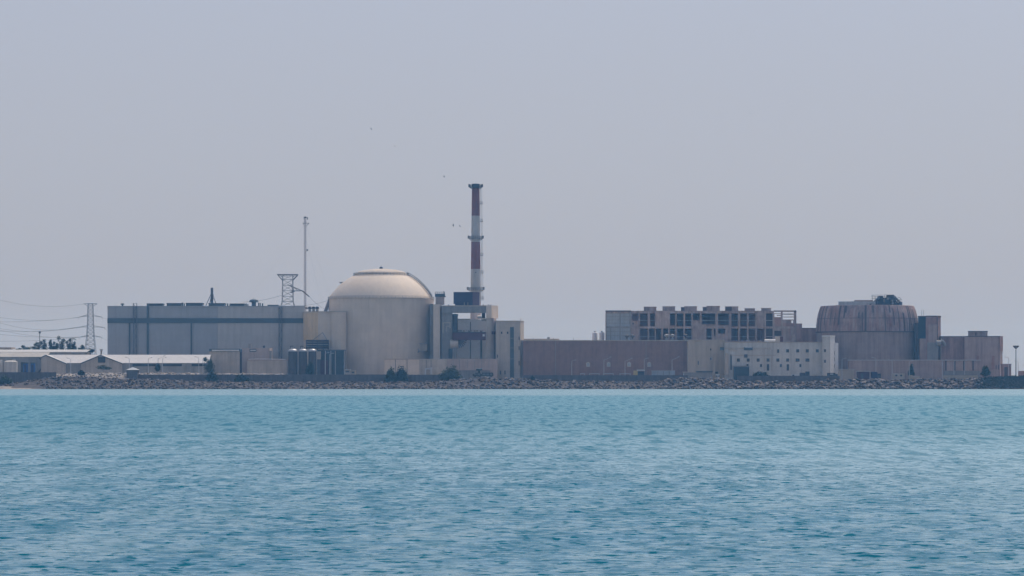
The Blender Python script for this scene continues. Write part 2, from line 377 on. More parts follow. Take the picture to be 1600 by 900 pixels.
    # paler body colour in a strip along the bank and a faint slick line farther out
    wob = n.new('ShaderNodeTexNoise'); wob.inputs['Scale'].default_value = 0.02; wob.inputs['Detail'].default_value = 4; l.new(geo.outputs['Position'], wob.inputs['Vector'])
    wm = n.new('ShaderNodeMath'); wm.operation = 'MULTIPLY_ADD'; wm.inputs[1].default_value = 120; l.new(wob.outputs['Fac'], wm.inputs[0]); l.new(sx.outputs[1], wm.inputs[2])
    pale_shore = n.new('ShaderNodeMapRange'); pale_shore.inputs[1].default_value = 955; pale_shore.inputs[2].default_value = 1010; pale_shore.inputs[4].default_value = 1.0; l.new(wm.outputs[0], pale_shore.inputs[0])
    cs = n.new('ShaderNodeMix'); cs.data_type = 'RGBA'; l.new(pale_shore.outputs[0], cs.inputs[0]); l.new(cm.outputs[2], cs.inputs[6]); cs.inputs[7].default_value = (0.11, 0.20, 0.25, 1)
    l.new(cs.outputs[2], dif.inputs['Color'])
    far = n.new('ShaderNodeMapRange'); far.interpolation_type = 'SMOOTHERSTEP'; far.inputs[1].default_value = -60; far.inputs[2].default_value = 430; l.new(sx.outputs[1], far.inputs[0])
    gl = n.new('ShaderNodeBsdfGlossy'); rgh = n.new('ShaderNodeMapRange'); rgh.inputs[3].default_value = 0.13; rgh.inputs[4].default_value = 0.30; l.new(far.outputs[0], rgh.inputs[0]); l.new(rgh.outputs[0], gl.inputs['Roughness']); gl.inputs['Color'].default_value = (0.80, 0.96, 0.985, 1)
    l.new(b2.outputs[0], gl.inputs['Normal'])
    fr = n.new('ShaderNodeFresnel'); fr.inputs['IOR'].default_value = 1.33; l.new(b2.outputs[0], fr.inputs['Normal'])
    mr = n.new('ShaderNodeMapRange'); mr.inputs[1].default_value = 0.0; mr.inputs[2].default_value = 1.0; mr.inputs[3].default_value = 0.0
    top = n.new('ShaderNodeMapRange'); top.inputs[3].default_value = 1.14; top.inputs[4].default_value = 0.31; l.new(far.outputs[0], top.inputs[0])
    # wind-ruffled patches of every size mirror less sky
    wmp = n.new('ShaderNodeMapping'); wmp.inputs['Scale'].default_value = (1.55, 2.1, 1); l.new(geo.outputs['Position'], wmp.inputs['Vector'])
    wno = n.new('ShaderNodeTexNoise'); wno.inputs['Scale'].default_value = 1.0; wno.inputs['Detail'].default_value = 4; wno.inputs['Roughness'].default_value = 0.55; l.new(wmp.outputs[0], wno.inputs['Vector'])
    wmr = n.new('ShaderNodeMapRange'); wmr.inputs[1].default_value = 0.385; wmr.inputs[2].default_value = 0.445; wmr.inputs[3].default_value = 0.03; wmr.inputs[4].default_value = 1.1; l.new(wno.outputs['Fac'], wmr.inputs[0])
    tm = n.new('ShaderNodeMath'); tm.operation = 'MULTIPLY'; l.new(top.outputs[0], tm.inputs[0]); l.new(wmr.outputs[0], tm.inputs[1])
    wm2 = n.new('ShaderNodeMapping'); wm2.inputs['Scale'].default_value = (0.9, 0.25, 1); l.new(geo.outputs['Position'], wm2.inputs['Vector'])
    wn2 = n.new('ShaderNodeTexNoise'); wn2.inputs['Scale'].default_value = 1.0; wn2.inputs['Detail'].default_value = 5; wn2.inputs['Roughness'].default_value = 0.6; l.new(wm2.outputs[0], wn2.inputs['Vector'])
    wr2 = n.new('ShaderNodeMapRange'); wr2.inputs[1].default_value = 0.36; wr2.inputs[2].default_value = 0.54; wr2.inputs[3].default_value = 0.74; wr2.inputs[4].default_value = 1.05; l.new(wn2.outputs['Fac'], wr2.inputs[0])
    tm2 = n.new('ShaderNodeMath'); tm2.operation = 'MULTIPLY'; l.new(tm.outputs[0], tm2.inputs[0]); l.new(wr2.outputs[0], tm2.inputs[1])
    wm3 = n.new('ShaderNodeMapping'); wm3.inputs['Scale'].default_value = (0.55, 0.075, 1); wm3.inputs['Location'].default_value = (3, 7, 0); l.new(geo.outputs['Position'], wm3.inputs['Vector'])
    wn3 = n.new('ShaderNodeTexNoise'); wn3.inputs['Scale'].default_value = 1.0; wn3.inputs['Detail'].default_value = 3; l.new(wm3.outputs[0], wn3.inputs['Vector'])
    wr3 = n.new('ShaderNodeMapRange'); wr3.inputs[1].default_value = 0.36; wr3.inputs[2].default_value = 0.50; wr3.inputs[3].default_value = 0.40; wr3.inputs[4].default_value = 1.08; l.new(wn3.outputs['Fac'], wr3.inputs[0])
    ml3 = n.new('ShaderNodeMix'); ml3.inputs[2].default_value = 1.0; l.new(far.outputs[0], ml3.inputs[0]); l.new(wr3.outputs[0], ml3.inputs[3])
    tm3 = n.new('ShaderNodeMath'); tm3.operation = 'MULTIPLY'; l.new(tm2.outputs[0], tm3.inputs[0]); l.new(ml3.outputs[0], tm3.inputs[1]); l.new(tm3.outputs[0], mr.inputs[4])
    l.new(fr.outputs[0], mr.inputs[0])
    mx = n.new('ShaderNodeMixShader'); l.new(mr.outputs[0], mx.inputs[0]); l.new(dif.outputs[0], mx.inputs[1]); l.new(gl.outputs[0], mx.inputs[2])
    l.new(mx.outputs[0], out.inputs['Surface'])
    me.materials.append(m)
    o = bpy.data.objects.new('sea', me); COL.objects.link(o); struct(o)
build_sea()

# ------------------------------------------------------------------ turbine hall of the finished unit
YT = 1500
t = thing('turbine_hall', 'long windowless grey turbine hall with dark band, beside the cream dome', 'building', 322, YT)
MB().pp([(168,YT),(476,YT),(474,YT+52),(168,YT+52)], 479.0, YT).build('wall', 'hall', t)
MB().pb(340, 476.6, 479.0, None, YT-0.35, 0.6).build('wall', 'hall_light', t)
MB().pb(167.6, 477, 478.0, 479.4, YT-0.6, 53).build('parapet', 'hall', t)
MB().pb(167.7, 476.9, 497.2, 504.8, YT-0.6, 0.9).build('band', 'band', t)
for a, b, c in ((201.3, 203.2, 504.9), (229.2, 232.4, 474.2), (297.8, 299.7, 504.9)):
    MB().pb(a, b, c, None, YT-0.75, 1.2).build('downpipe', 'band', t)
def ladder(px, py0, py1, Y, parent, wpx=4, m='steel', r=0.14, name='ladder'):
    b = MB(); x0, x1 = X(px-wpx/2, Y), X(px+wpx/2, Y); z0, z1 = Z(py1, Y), Z(py0, Y)
    for x in (x0, x1):
        for yy in (Y-0.9, Y-2.0): b.tube((x, yy, z0), (x, yy, z1), r)
    n = max(2, int((z1-z0)/2.4)); 
    for i in range(n+1):
        z = z0 + (z1-z0)*i/n; b.box(x0, x1, Y-2.0, Y-0.85, z-0.07, z+0.07)
        if i < n:
            q = (z1-z0)/n; b.tube((x0 if i%2 else x1, Y-2.0, z), (x1 if i%2 else x0, Y-2.0, z+q), r*0.8)
    return b.build(name, m, parent)
ladder(211.5, 474, 555, YT, t, 5.5); ladder(438.5, 480, 560, YT, t, 4.5)
for a, b, c in ((229.5,254,474),(260.5,283,473.5),(290.5,316,473.2),(326,351,473.6),(359,382,474.2)):
    u = MB().pb(a, b, c+1.3, 478.2, YT+8, 7).build('roof_ventilator', 'band', t)
    MB().pb(a-0.4, b+0.4, c, c+1.4, YT+7.6, 8).build('hood', 'soot', u)
for a, b, c in ((284,286.5,472.8),(287.3,288.8,474),(354.5,356.5,474),(358.4,360,475),(384,385.6,474.2),(386.4,388,475),(403,404.6,473),(405.5,407.4,473.5),(409.2,411.2,474)):
    MB().pb(a, b, c, 478.2, YT+5, 0.9).build('roof_vent', 'band', t)
MB().pb(418, 435, 476.2, 478.2, YT+6, 8).build('roof_hatch', 'band', t)
for px, r in ((191.4, 1.1), (396.6, 2.6)):
    k = MB(); x, y = X(px, YT+6), YT+6; z = Z(478.2, YT)
    k.lathe(x, y, [(r*0.45, z-0.2), (r*0.45, z+r*0.8), (r, z+r*0.85), (r*0.85, z+r*1.3), (0.01, z+r*1.6)], 12).build('mushroom_vent', 'band', t)
fl = thing('vent_flue', 'thin braced steel flue standing on the grey hall roof', 'flue', 331.2, YT+14, z=Z(478.2, YT))
b = MB(); y = YT+14
for dx in (-1.0, 1.0): b.tube(P(331.2+dx, 478, y), P(331.2+dx, 449.6, y), 0.36, 0.36, 8)
b.build('pipe', 'steel', fl); b = MB()
for dx, dy in ((-8.3, -4), (8.3, -4), (-6, 6), (6, 6)): b.tube((X(331.2+dx, y), y+dy, Z(478, y)), P(331.2+dx*0.12, 458.5, y), 0.2)
for zz in (466, 460): b.pb(328.6, 333.8, zz, zz+0.8, y-0.9, 1.8)
b.build('brace', 'steel', fl)

# ------------------------------------------------------------------ auxiliary building by the dome, tanks, low buildings
YA = 1486
t = thing('auxiliary_building', 'cream rounded annex between grey hall and cream dome', 'building', 508, YA)
MB().pp([(474,YA+14),(477,YA+6),(482,YA+2.2),(489,YA+0.6),(500,YA),(518,YA),(518,YA+25),(474,YA+25)], 487.2, YA).build('wall', 'cream', t)
MB().pp([(473.6,YA+14),(476.7,YA+5.9),(481.8,YA+2.0),(488.9,YA+0.35),(497,YA-0.05),(497,YA+3),(477,YA+14)], 488.2, YA, 531).build('wall', 'ochre', t)
MB().pp([(518,YA-1.2),(533,YA-0.8),(541,YA+1.8),(541,YA+22),(518,YA+22)], 487.6, YA).build('wall', 'cream', t)
MB().pp([(473.4,YA+14),(476.6,YA+5.8),(481.6,YA+1.9),(488.8,YA+0.2),(500,YA-0.3),(518,YA-1.5),(533,YA-1.2),(541.4,YA+1.5),(541.4,YA+24),(473.4,YA+24)], 486.4, YA, 487.4).build('parapet', 'greycream', t)
for px in (484.2, 490, 495.7):
    x, y = X(px, YA+7), YA+7; z = Z(486.6, YA)
    v = MB().lathe(x, y, [(0.75, z-0.3), (0.75, z+1.5)], 12).build('roof_vent', 'duct', t)
    MB().lathe(x, y, [(0.8, z+1.5), (1.0, z+1.6), (0.85, z+2.6), (0.3, z+2.8)], 12).build('cowl', 'darksteel', v)
pk = thing('pipe_rack', 'dark pipe rack in front of the cream annex wall', 'pipe rack', 497, YA-6)
b = MB()
for py in (532.5, 536.2, 540, 543.4): b.tube(P(478, py, YA-5), P(514, py, YA-5), 0.55, 0.55, 8)
b.build('pipe', 'tank', pk); b = MB()
for px in (479, 488, 496, 505, 513): b.pb(px-0.6, px+0.6, 531, None, YA-4.2, 0.5)
b.tube(P(487, 533, YA-5), P(504, 519.5, YA-5), 0.14); b.tube(P(504, 519.5, YA-5), P(512, 533, YA-5), 0.14)
b.build('frame', 'steel', pk)
YG = 1476
t = thing('switchgear_block', 'dark glassy low block with pale posts below the cream annex', 'building', 517, YG)
MB().pb(496, 538.5, 548, None, YG, 8).build('wall', 'tealglass', t)
MB().pb(495.3, 539, 546.4, 548.1, YG-0.7, 9.2).build('roof', 'band', t)
for px in (508.5, 517, 524, 538):
    MB().tube(P(px, 548, YG-0.9), (X(px, YG-0.9), YG-0.9, GZ), 0.2, 0.2, 6).build('post', 'lamp', t)
MB().pb(500, 513, 563, None, YG-0.3, 1).build('shutter', 'purple', t)
t = thing('equipment_cabinet', 'small pale box raised beside the dark tanks', 'cabinet', 498, YG-3)
MB().pb(495.3, 501, 549, 561.5, YG-3, 2).build('cabinet_box', 'greycream', t); MB().pb(496, 500.4, 561.5, None, YG-2.6, 1.4).build('stand', 'steel', t)
YK = 1462
for px, wpx, lab in ((457.5, 14.4, 'leftmost of the three dark upright tanks with bright tops'), (473.3, 13.2, 'middle one of the three dark upright tanks with bright tops'), (488, 12.2, 'dark upright tank with bright top, closest to the dome')):
    t = thing('storage_tank', lab, 'tank', px, YK+3, 'dark tanks with bright tops')
    x, y, r = X(px, YK+3), YK+3, S(wpx/2, YK); z1 = Z(548, YK)
    MB().lathe(x, y, [(r, GZ-0.3), (r, z1)], 28).build('shell', 'tank', t)
    MB().lathe(x, y, [(r*1.015, z1-0.3), (r*1.0, z1+0.15), (r*0.86, z1+0.62), (r*0.5, z1+0.98), (0.01, z1+1.1)], 28).build('cap', 'tankcap', t)
    for zz in (0.36, 0.68): MB().lathe(x, y, [(r*1.03, GZ+(z1-GZ)*zz), (r*1.03, GZ+(z1-GZ)*zz+0.3)], 28).build('hoop', 'darksteel', t)
    b = MB()
    b.path([(x-1.2, y, z1+0.6), (x-1.2, y, z1+2.4), (x+0.3, y, z1+2.4)], 0.18); b.path([(x+0.9, y, z1+0.5), (x+0.9, y, z1+1.8)], 0.22); b.box(x-0.5, x+0.5, y-0.5, y+0.5, z1+1.0, z1+1.5)
    b.build('valve_pipe', 'darksteel', t)
YL = 1470
t = thing('utility_building', 'low grey-beige flat-roofed block with pale roof strip before the grey hall', 'building', 351, YL)
MB().pp([(327,YL+1),(374.5,YL),(374.5,YL+14),(327,YL+14)], 546, YL).build('wall', 'greycream', t)
MB().pb(326.5, 375, 545, 549, YL-0.3, 15).build('roof', 'band', t); MB().pb(331, 373.6, 546.4, 548.5, YL-0.5, 0.5).build('gutter', 'white', t)
t = thing('pump_house', 'pinkish two-level pump house with dark louvre before the grey hall', 'building', 412, YL+2)
MB().pp([(378,YL+2),(421,YL+2),(425.5,YL+8),(425.5,YL+16),(378,YL+16)], 543.6, YL).build('wall', 'pinkbeige', t)
MB().pp([(374.6,YL+3),(378.2,YL+3),(378.2,YL+15),(374.6,YL+15)], 549, YL).build('wall', 'seam', t)  # near-black filler painted for the shaded gap between the two blocks
MB().pp([(386,YL-3),(448.5,YL-3),(448.5,YL+14),(386,YL+14)], 563.2, YL).build('wall', 'greycream', t)
MB().pb(385.6, 448.9, 562.4, 563.5, YL-3.4, 16).build('parapet', 'pinkbeige', t)
MB().pb(390, 400.5, 545.6, 549.6, YL+1.7, 0.5).build('louvre', 'band', t)
MB().pb(391, 399.6, 546.8, 548.2, YL+1.5, 0.4).build('louvre_sill', 'white', t)
MB().pb(388, 392, 537, 543.8, YL+6, 2).build('roof_vent', 'duct', t); MB().pb(410.6, 414, 540, 543.8, YL+6, 1.2).build('roof_vent', 'darksteel', t)
MB().pb(421, 424.6, 548, 562.6, YL-1, 1.6).build('duct', 'duct', t)
b = MB(); b.path([P(388, 561.4, YL-1), P(404, 560.8, YL-1), P(430, 561.2, YL-1), P(446, 561.6, YL-1)], 0.2); b.build('roof_pipe', 'white', t)

# ------------------------------------------------------------------ the cream reactor building
YR, CPX = 1512, 595.5
cx, s = X(CPX, YR), YR / F
r0 = 82.3 * s
zr = Z(467, YR)
t = thing('reactor_building', 'finished reactor building, smooth cream cylinder under a cream dome', 'reactor building', CPX, YR)
MB().lathe(cx, YR, [(r0, GZ-0.4), (r0, zr)], 128).build('drum', 'cream', t)
bz = 43.6 * s
prof_d = []; RS = 96.5*s; dS = 50.5*s                # a low spherical segment
for i in range(17):
    z_ = 36.6*s*i/16; prof_d.append((math.sqrt(RS**2 - (z_+dS)**2), zr + 0.1 + z_))
MB().lathe(cx, YR, prof_d, 128).build('dome', 'cream_dome', t)
zc = prof_d[-1][1]; rc = prof_d[-1][0]
cap = MB().lathe(cx, YR, [(rc*0.99, zc-0.15), (rc*0.98, zc+0.5)] + [(rc*0.97*math.cos(a), zc+0.5+8.6*s*math.sin(a)) for a in np.linspace(0.08, 1.55, 10)], 96).build('dome_cap', 'greycream', t)
MB().tube((cx, YR, zc+3), (cx, YR, Z(414.5, YR)), 0.18, 0.08).build('lightning_rod', 'darksteel', t)
MB().lathe(cx, YR, [(0.1, zc+3.4), (1.0, zc+3.5), (0.8, zc+4.4), (0.1, zc+4.6)], 12).build('hub', 'darksteel', t)
def railing(cx_, cy_, r, z, h, n, parent, rr=0.09, m='darksteel'):
    b = MB(); pts = [(cx_+r*math.cos(2*math.pi*i/n), cy_+r*math.sin(2*math.pi*i/n)) for i in range(n+1)]
    for k in (0.5, 1.0):
        for a, c in zip(pts[:-1], pts[1:]): b.tube((*a, z+h*k), (*c, z+h*k), rr, rr, 4)
    for a in pts[:-1]: b.tube((*a, z), (*a, z+h), rr, rr, 4)
    return b.build('railing', m, parent)
railing(cx, YR, rc+0.5, zc-0.2, 1.3, 48, t, 0.08)
MB().lathe(cx, YR, [(rc*0.98, zc-0.7), (rc+0.8, zc-0.55), (rc+0.8, zc-0.2), (rc*0.98, zc-0.15)], 96).build('walkway', 'greycream', t)
MB().lathe(cx, YR, [(r0-0.3, zr-0.5), (r0+0.45, zr-0.45), (r0+0.45, zr-0.1), (r0-0.3, zr+0.0)], 128).build('cornice', 'greycream', t)
railing(cx, YR, r0+0.2, zr-0.1, 1.1, 90, t, 0.05, 'darksteel')
# stair running down the right shoulder of the dome
b = MB(); sp = []
for i in range(17): sp.append((prof_d[16-i][0]+0.5, prof_d[16-i][1]+0.35))
th = R(-16)
for (ra, za), (rb, zb) in zip(sp[:-1], sp[1:]):
    for o_ in (-0.55, 0.55):
        pa = (cx+ra*math.cos(th)-o_*math.sin(th), YR+ra*math.sin(th)+o_*math.cos(th), za); pb_ = (cx+rb*math.cos(th)-o_*math.sin(th), YR+rb*math.sin(th)+o_*math.cos(th), zb)
        b.tube(pa, pb_, 0.16); b.tube((pa[0], pa[1], pa[2]+1.1), (pb_[0], pb_[1], pb_[2]+1.1), 0.09); b.tube(pa, (pa[0], pa[1], pa[2]+1.1), 0.09)
    for k in range(3):
        f = (k+0.5)/3; rr = ra+(rb-ra)*f; zz = za+(zb-za)*f; b.box(cx+rr*math.cos(th)-0.4, cx+rr*math.cos(th)+0.4, YR+rr*math.sin(th)-0.5, YR+rr*math.sin(th)+0.5, zz-0.06, zz+0.06)
b.build('dome_stair', 'duct', t)
# left shoulder: small floodlight bracket and raking leg at the rim
b = MB(); b.tube(P(534, 443.5, YR), P(530.6, 441, YR), 0.16); b.box(*[X(q, YR) for q in (530.4, 536)], YR-0.6, YR+0.6, Z(442.2, YR), Z(440.6, YR)); b.build('floodlight', 'duct', t)
b = MB(); b.tube(P(514.6, 468, YR-6), P(508.5, 487, YR-6), 0.7, 1.0, 6); b.build('raking_leg', 'duct', t)
# door platform on the drum
yd = YR - math.sqrt(max(r0**2 - (X(661, YR)-cx)**2, 1)) - 2.2
b = MB(); b.pb(655, 668, 536.5, 537.3, yd, 3); b.pb(655, 668, 548, 549, yd, 3)
b.path([P(645, 557, yd), P(655, 548, yd)], 0.5); b.path([P(655, 548, yd), P(646.5, 536, yd)], 0.3)
b.pb(641.5, 652, 549, 559.5, yd+0.6, 2.4); b.build('stair_platform', 'duct', t)
MB().pb(655.5, 667.5, 537.3, 548, yd+1.2, 5).build('door_housing', 'beige', t)

# ------------------------------------------------------------------ structures right of the dome
YS = 1486
t = thing('stair_tower', 'narrow beige shaft with dark-capped turret at the dome side', 'tower', 685, YS)
MB().pp([(677,YS),(687.5,YS),(690,YS+4),(690,YS+16),(677,YS+16)], 475.5, YS).build('wall', 'cream', t)
MB().pp([(671.5,YS+9),(677,YS+9),(677,YS+20),(671.5,YS+20)], 474, YS).build('wall', 'duct', t)  # darker strip painted for the shaded gap between dome and shaft
MB().pb(680.5, 694, 463.5, 476, YS+5, 6).build('turret', 'pinkbeige', t)
MB().pb(679.6, 695, 458.8, 463.6, YS+4.6, 7).build('turret_roof', 'band', t)
b = MB()
for px in (680, 683.6, 687, 690.5, 694.6): b.tube(P(px, 459, YS+4.6), P(px, 456.2, YS+4.6), 0.12)
b.tube(P(680, 456.3, YS+4.6), P(694.6, 456.3, YS+4.6), 0.12); b.tube(P(694, 463.6, YS+4.6), P(696.5, 463.2, YS+4.6), 0.3)
b.tube(P(693.5, 459, YS+4.6), P(693.5, 454.8, YS+4.6), 0.2); b.build('railing', 'darksteel', t)
YB = 1484
t = thing('crane_gantry', 'beige gantry bridge on two towers between dome and chimney', 'gantry', 735, YB)
MB().pb(690, 759.5, 478.3, 488.6, YB, 7).build('bridge', 'duct', t)
MB().pb(689.6, 759.3, 477.2, 478.5, YB-0.4, 8).build('bridge_rail', 'greycream', t)
MB().pb(690, 706.6, 488.6, None, YB+1.5, 9).build('tower', 'duct', t)
for a, b_, c, d in ((691.5, 704, 503.5, 505), (702.4, 704, 505, 513), (691.5, 693, 505, 520), (697, 698.2, 509, 519), (697, 704, 509, 510.2)):
    MB().pb(a, b_, c, d, YB+1.1, 0.5).build('cable_tray', 'greycream', t)
MB().pp([(759.5,YB-1),(768,YB-1),(778.5,YB+7),(778.5,YB+10),(759.5,YB+10)], 477, YB-1, 497).build('tower_head', 'cream', t)
MB().pp([(759.8,YB-0.4),(768,YB-0.4),(768,YB+8),(759.8,YB+8)], 497, YB).build('tower', 'greycream', t)
MB().pp([(768,YB+0.8),(771.5,YB+0.8),(775.6,YB+4.5),(775.6,YB+9),(768,YB+9)], 497, YB).build('tower', 'pinkbeige', t)
MB().pp([(767.8,YB+0.3),(772,YB+0.3),(776.4,YB+4.2),(776.4,YB+9.3),(767.8,YB+9.3)], 517.6, YB, 522.4).build('collar', 'maroon', t)
for px in (701, 726, 755, 763, 767): MB().pb(px-0.8, px+0.8, 475.6, 477.4, YB+1, 1).build('roof_stud', 'duct', t)
t = thing('machine_house', 'dark navy sheet metal house sitting on the beige gantry bridge', 'machine house', 728, YB+1, z=Z(477, YB))
MB().pp([(708.6,YB+0.6),(738.5,YB+0.2),(749,YB+4),(749,YB+7),(708.6,YB+7)], 456.2, YB, 474.5).build('wall', 'navy', t)
MB().pp([(711,YB+0.7),(738.3,YB+0.4),(748.6,YB+4),(748.6,YB+6.8),(711,YB+6.8)], 474.5, YB, 477.2).build('skirt', 'navy', t)
MB().pp([(738.5,YB+0.05),(749.2,YB+3.85),(749.2,YB+4.4),(738.5,YB+0.6)], 456.5, YB, 477.2).build('side_wall', 'purple', t)
for px in (725.5, 731): MB().pb(px-0.35, px+0.35, 472.5, 477.2, YB+0.1, 0.3).build('post', 'greycream', t)
t = thing('vent_shaft', 'dark round shaft below the gantry bridge beside the pale gap', 'shaft', 711, YB+5)
x, y = X(711, YB+4), YB+4
MB().lathe(x, y, [(S(4.3, y), Z(536, y)), (S(4.3, y), Z(493, y))], 20).build('shaft_body', 'tank', t)
MB().lathe(x, y, [(S(5.0, y), Z(493.4, y)), (S(5.0, y), Z(491, y)), (0.2, Z(490.2, y))], 20).build('shaft_cap', 'band', t)
MB().pb(700.8, 707, 545, None, YB+1, 3).build('leg', 'band', t)
t = thing('exhaust_duct', 'fat elbow duct under the maroon platform', 'duct', 712, YB-2)
b = MB(); yy = YB-1; rr = S(7.2, yy)
b.tube(P(703.5, 537.6, yy), P(716, 537.6, yy), rr, rr, 18); b.build('barrel', 'greycream', t)
b = MB(); pts = []
for i in range(7):
    a = math.pi/2*i/6; pts.append((716+7*math.sin(a), 530.4+7*(math.cos(a)) ))
for (a1, b1), (a2, b2) in zip(pts[:-1], pts[1:]): b.tube(P(a1, b1, yy), P(a2, b2, yy), rr*0.9, rr*0.9, 14)
b.build('elbow', 'tank', t)
MB().pb(709, 714, 544.5, None, YB-2, 2.4).build('saddle', 'duct', t)
t = thing('crane_platform', 'maroon steel platform loaded with gear, hung under the gantry', 'platform', 733, YB-3, z=Z(531, YB))
MB().pb(707, 759, 519.8, 531.2, YB-3.2, 5).build('girder', 'maroon', t)
MB().pb(706.6, 759.2, 518.6, 519.9, YB-3.5, 5.6).build('deck', 'darksteel', t)
b = MB()
for px in np.arange(707, 760, 4.3): b.tube(P(px, 519, YB-3.4), P(px, 515.6, YB-3.4), 0.09)
b.tube(P(707, 515.8, YB-3.4), P(759, 515.8, YB-3.4), 0.09); b.build('railing', 'steel', t)
MB().pb(754, 757.4, 522.2, 525.6, YB-3.45, 0.3).build('white_plate', 'white', t)
for i, (a, b_, c, m_) in enumerate(((715, 722, 515.4, 'duct'), (722.6, 727, 516.4, 'greycream'), (731, 736, 516.6, 'duct'), (740, 747, 515.6, 'beige'), (750.5, 753, 516.8, 'maroon'))):
    MB().pb(a, b_, c, 518.8, YB-2, 2).build('gear_box', m_, t)
t = thing('plant_annex', 'cream windowless annex seen through the gantry below the gap', 'building', 735, YB+16)
MB().pb(699, 760, 499.2, None, YB+14, 20).build('wall', 'bright', t)  # cream wall coloured near-white to offset the shade under the gantry
MB().pb(713.2, 735, 498, 499.4, YB+13.6, 20).build('parapet', 'beige', t)
for a, b_, c in ((752, 761.5, 499.6), (746, 753, 495.5)):
    MB().tube(P(a, c, YB+8), P(b_, c, YB+8), 0.75, 0.75, 10).build('steam_pipe', 'white', t)
MB().pb(752.6, 758.2, 489, 497, YB+9, 3).build('hoist', 'darksteel', t)
MB().pb(734.6, 735.8, 503, None, YB+13.6, 0.4).build('pipe', 'band', t); MB().pb(750.5, 753.2, 531, None, YB+13.6, 0.4).build('pipe', 'band', t)
YV = 1466
t = thing('service_wall_block', 'low beige service block in front of the cream dome', 'building', 650, YV)
MB().pb(600.5, 655, 561.5, None, YV, 8).build('wall', 'cream', t); MB().pb(655, 698, 560.8, None, YV+0.5, 8).build('wall', 'greycream', t)
MB().pb(600.2, 655.2, 560.8, 561.7, YV-0.3, 8.6).build('coping', 'pinkbeige', t)
for px in (618, 636, 666, 673.5): MB().pb(px-0.35, px+0.35, 562, None, YV-0.15, 0.2).build('joint', 'band', t)
b = MB(); b.tube(P(665, 576, YV-2), (X(665, YV-2), YV-2, GZ), 0.4); b.tube(P(674, 574, YV-2), (X(674, YV-2), YV-2, GZ), 0.5); b.tube(P(665, 576, YV-2), P(674, 576.5, YV-2), 0.3); b.build('pipework', 'lamp', t)
t = thing('intake_building', 'low pinkish concrete block under the maroon platform', 'building', 738, YV+2)
MB().pb(698, 777.6, 560.6, 578.5, YV+2, 9).build('wall', 'pinkbeige', t); MB().pb(699, 766, 578.5, None, YV+3, 8).build('base_wall', 'duct', t)
MB().pb(766, 777.2, 578.5, None, YV+2.2, 8).build('wall', 'pinkbeige', t)
for px in (708, 718, 730, 741.5, 752.5, 764): MB().pb(px-0.4, px+0.4, 561.4, 576, YV+1.75, 0.3).build('rib', 'duct', t)
YW = 1480
t = thing('diesel_building', 'tall pale block with dark louvre strip beside the long brown wall', 'building', 796, YW)
MB().pp([(774.5,YW),(813,YW),(818.6,YW+7),(818.6,YW+22),(774.5,YW+22)], 502, YW).build('wall', 'greycream', t)
MB().pp([(774.2,YW-0.3),(813.2,YW-0.3),(819,YW+6.8),(819,YW+22.3),(774.2,YW+22.3)], 501, YW, 502.1).build('parapet', 'beige', t)
MB().pb(797, 803, 511, None, YW-0.25, 0.5).build('louvre', 'band', t)
for py in (528, 543, 560): MB().pb(796.6, 803.4, py, py+1.2, YW-0.5, 0.5).build('louvre_rail', 'duct', t)
for px in (783.8, 793.2): window(t, px, 520, 2.2, 3.4, YW)
window(t, 777.4, 556.5, 1.4, 5, YW)
for py0, py1 in ((526, 531), (541, 547), (564, 571)): MB().pb(810.4, 811.8, py0, py1, YW-0.2, 0.4).build('slot_window', 'glass', t)
MB().pb(814.9, 816.2, 531, None, YW+1.7, 0.8).build('downpipe', 'white', t); MB().tube(P(813.5, 501, YW+3), P(813.5, 497.5, YW+3), 0.12).build('aerial', 'steel', t)
for px in (782, 789): MB().pb(px-.9, px+.9, 579, 585, YW-0.2, .4).build('vent_opening', 'band', t)

# ------------------------------------------------------------------ striped vent stack
YC = 1518
t = thing('vent_stack', 'tall red and white striped vent stack with three ring platforms', 'chimney', 743.5, YC)
x = X(743.3, YC)
def rst(py): return S(np.interp(py, [288, 455, 590], [5.9, 8.0, 9.3]), YC)
for a, b_, m_ in ((288.5, 294.5, 'soot'), (294.5, 337.2, 'red'), (337.2, 378.2, 'chimwhite'), (378.2, 420.4, 'red'), (420.4, 470, 'chimwhite'), (470, None, 'chimgrey')):
    z1 = Z(a, YC); z0 = GZ-0.3 if b_ is None else Z(b_, YC)
    k = MB().lathe(x, YC, [(rst(b_ or 592), z0), (rst(a), z1)], 40).build('stack_section', m_, t)
    if m_ == 'red': k['label'] = 'faded red band of the stack'
MB().lathe(x, YC, [(rst(288)*1.06, Z(289, YC)), (rst(288)*1.06, Z(287.3, YC)), (rst(288)*0.85, Z(287.2, YC))], 32).build('rim', 'soot', t)
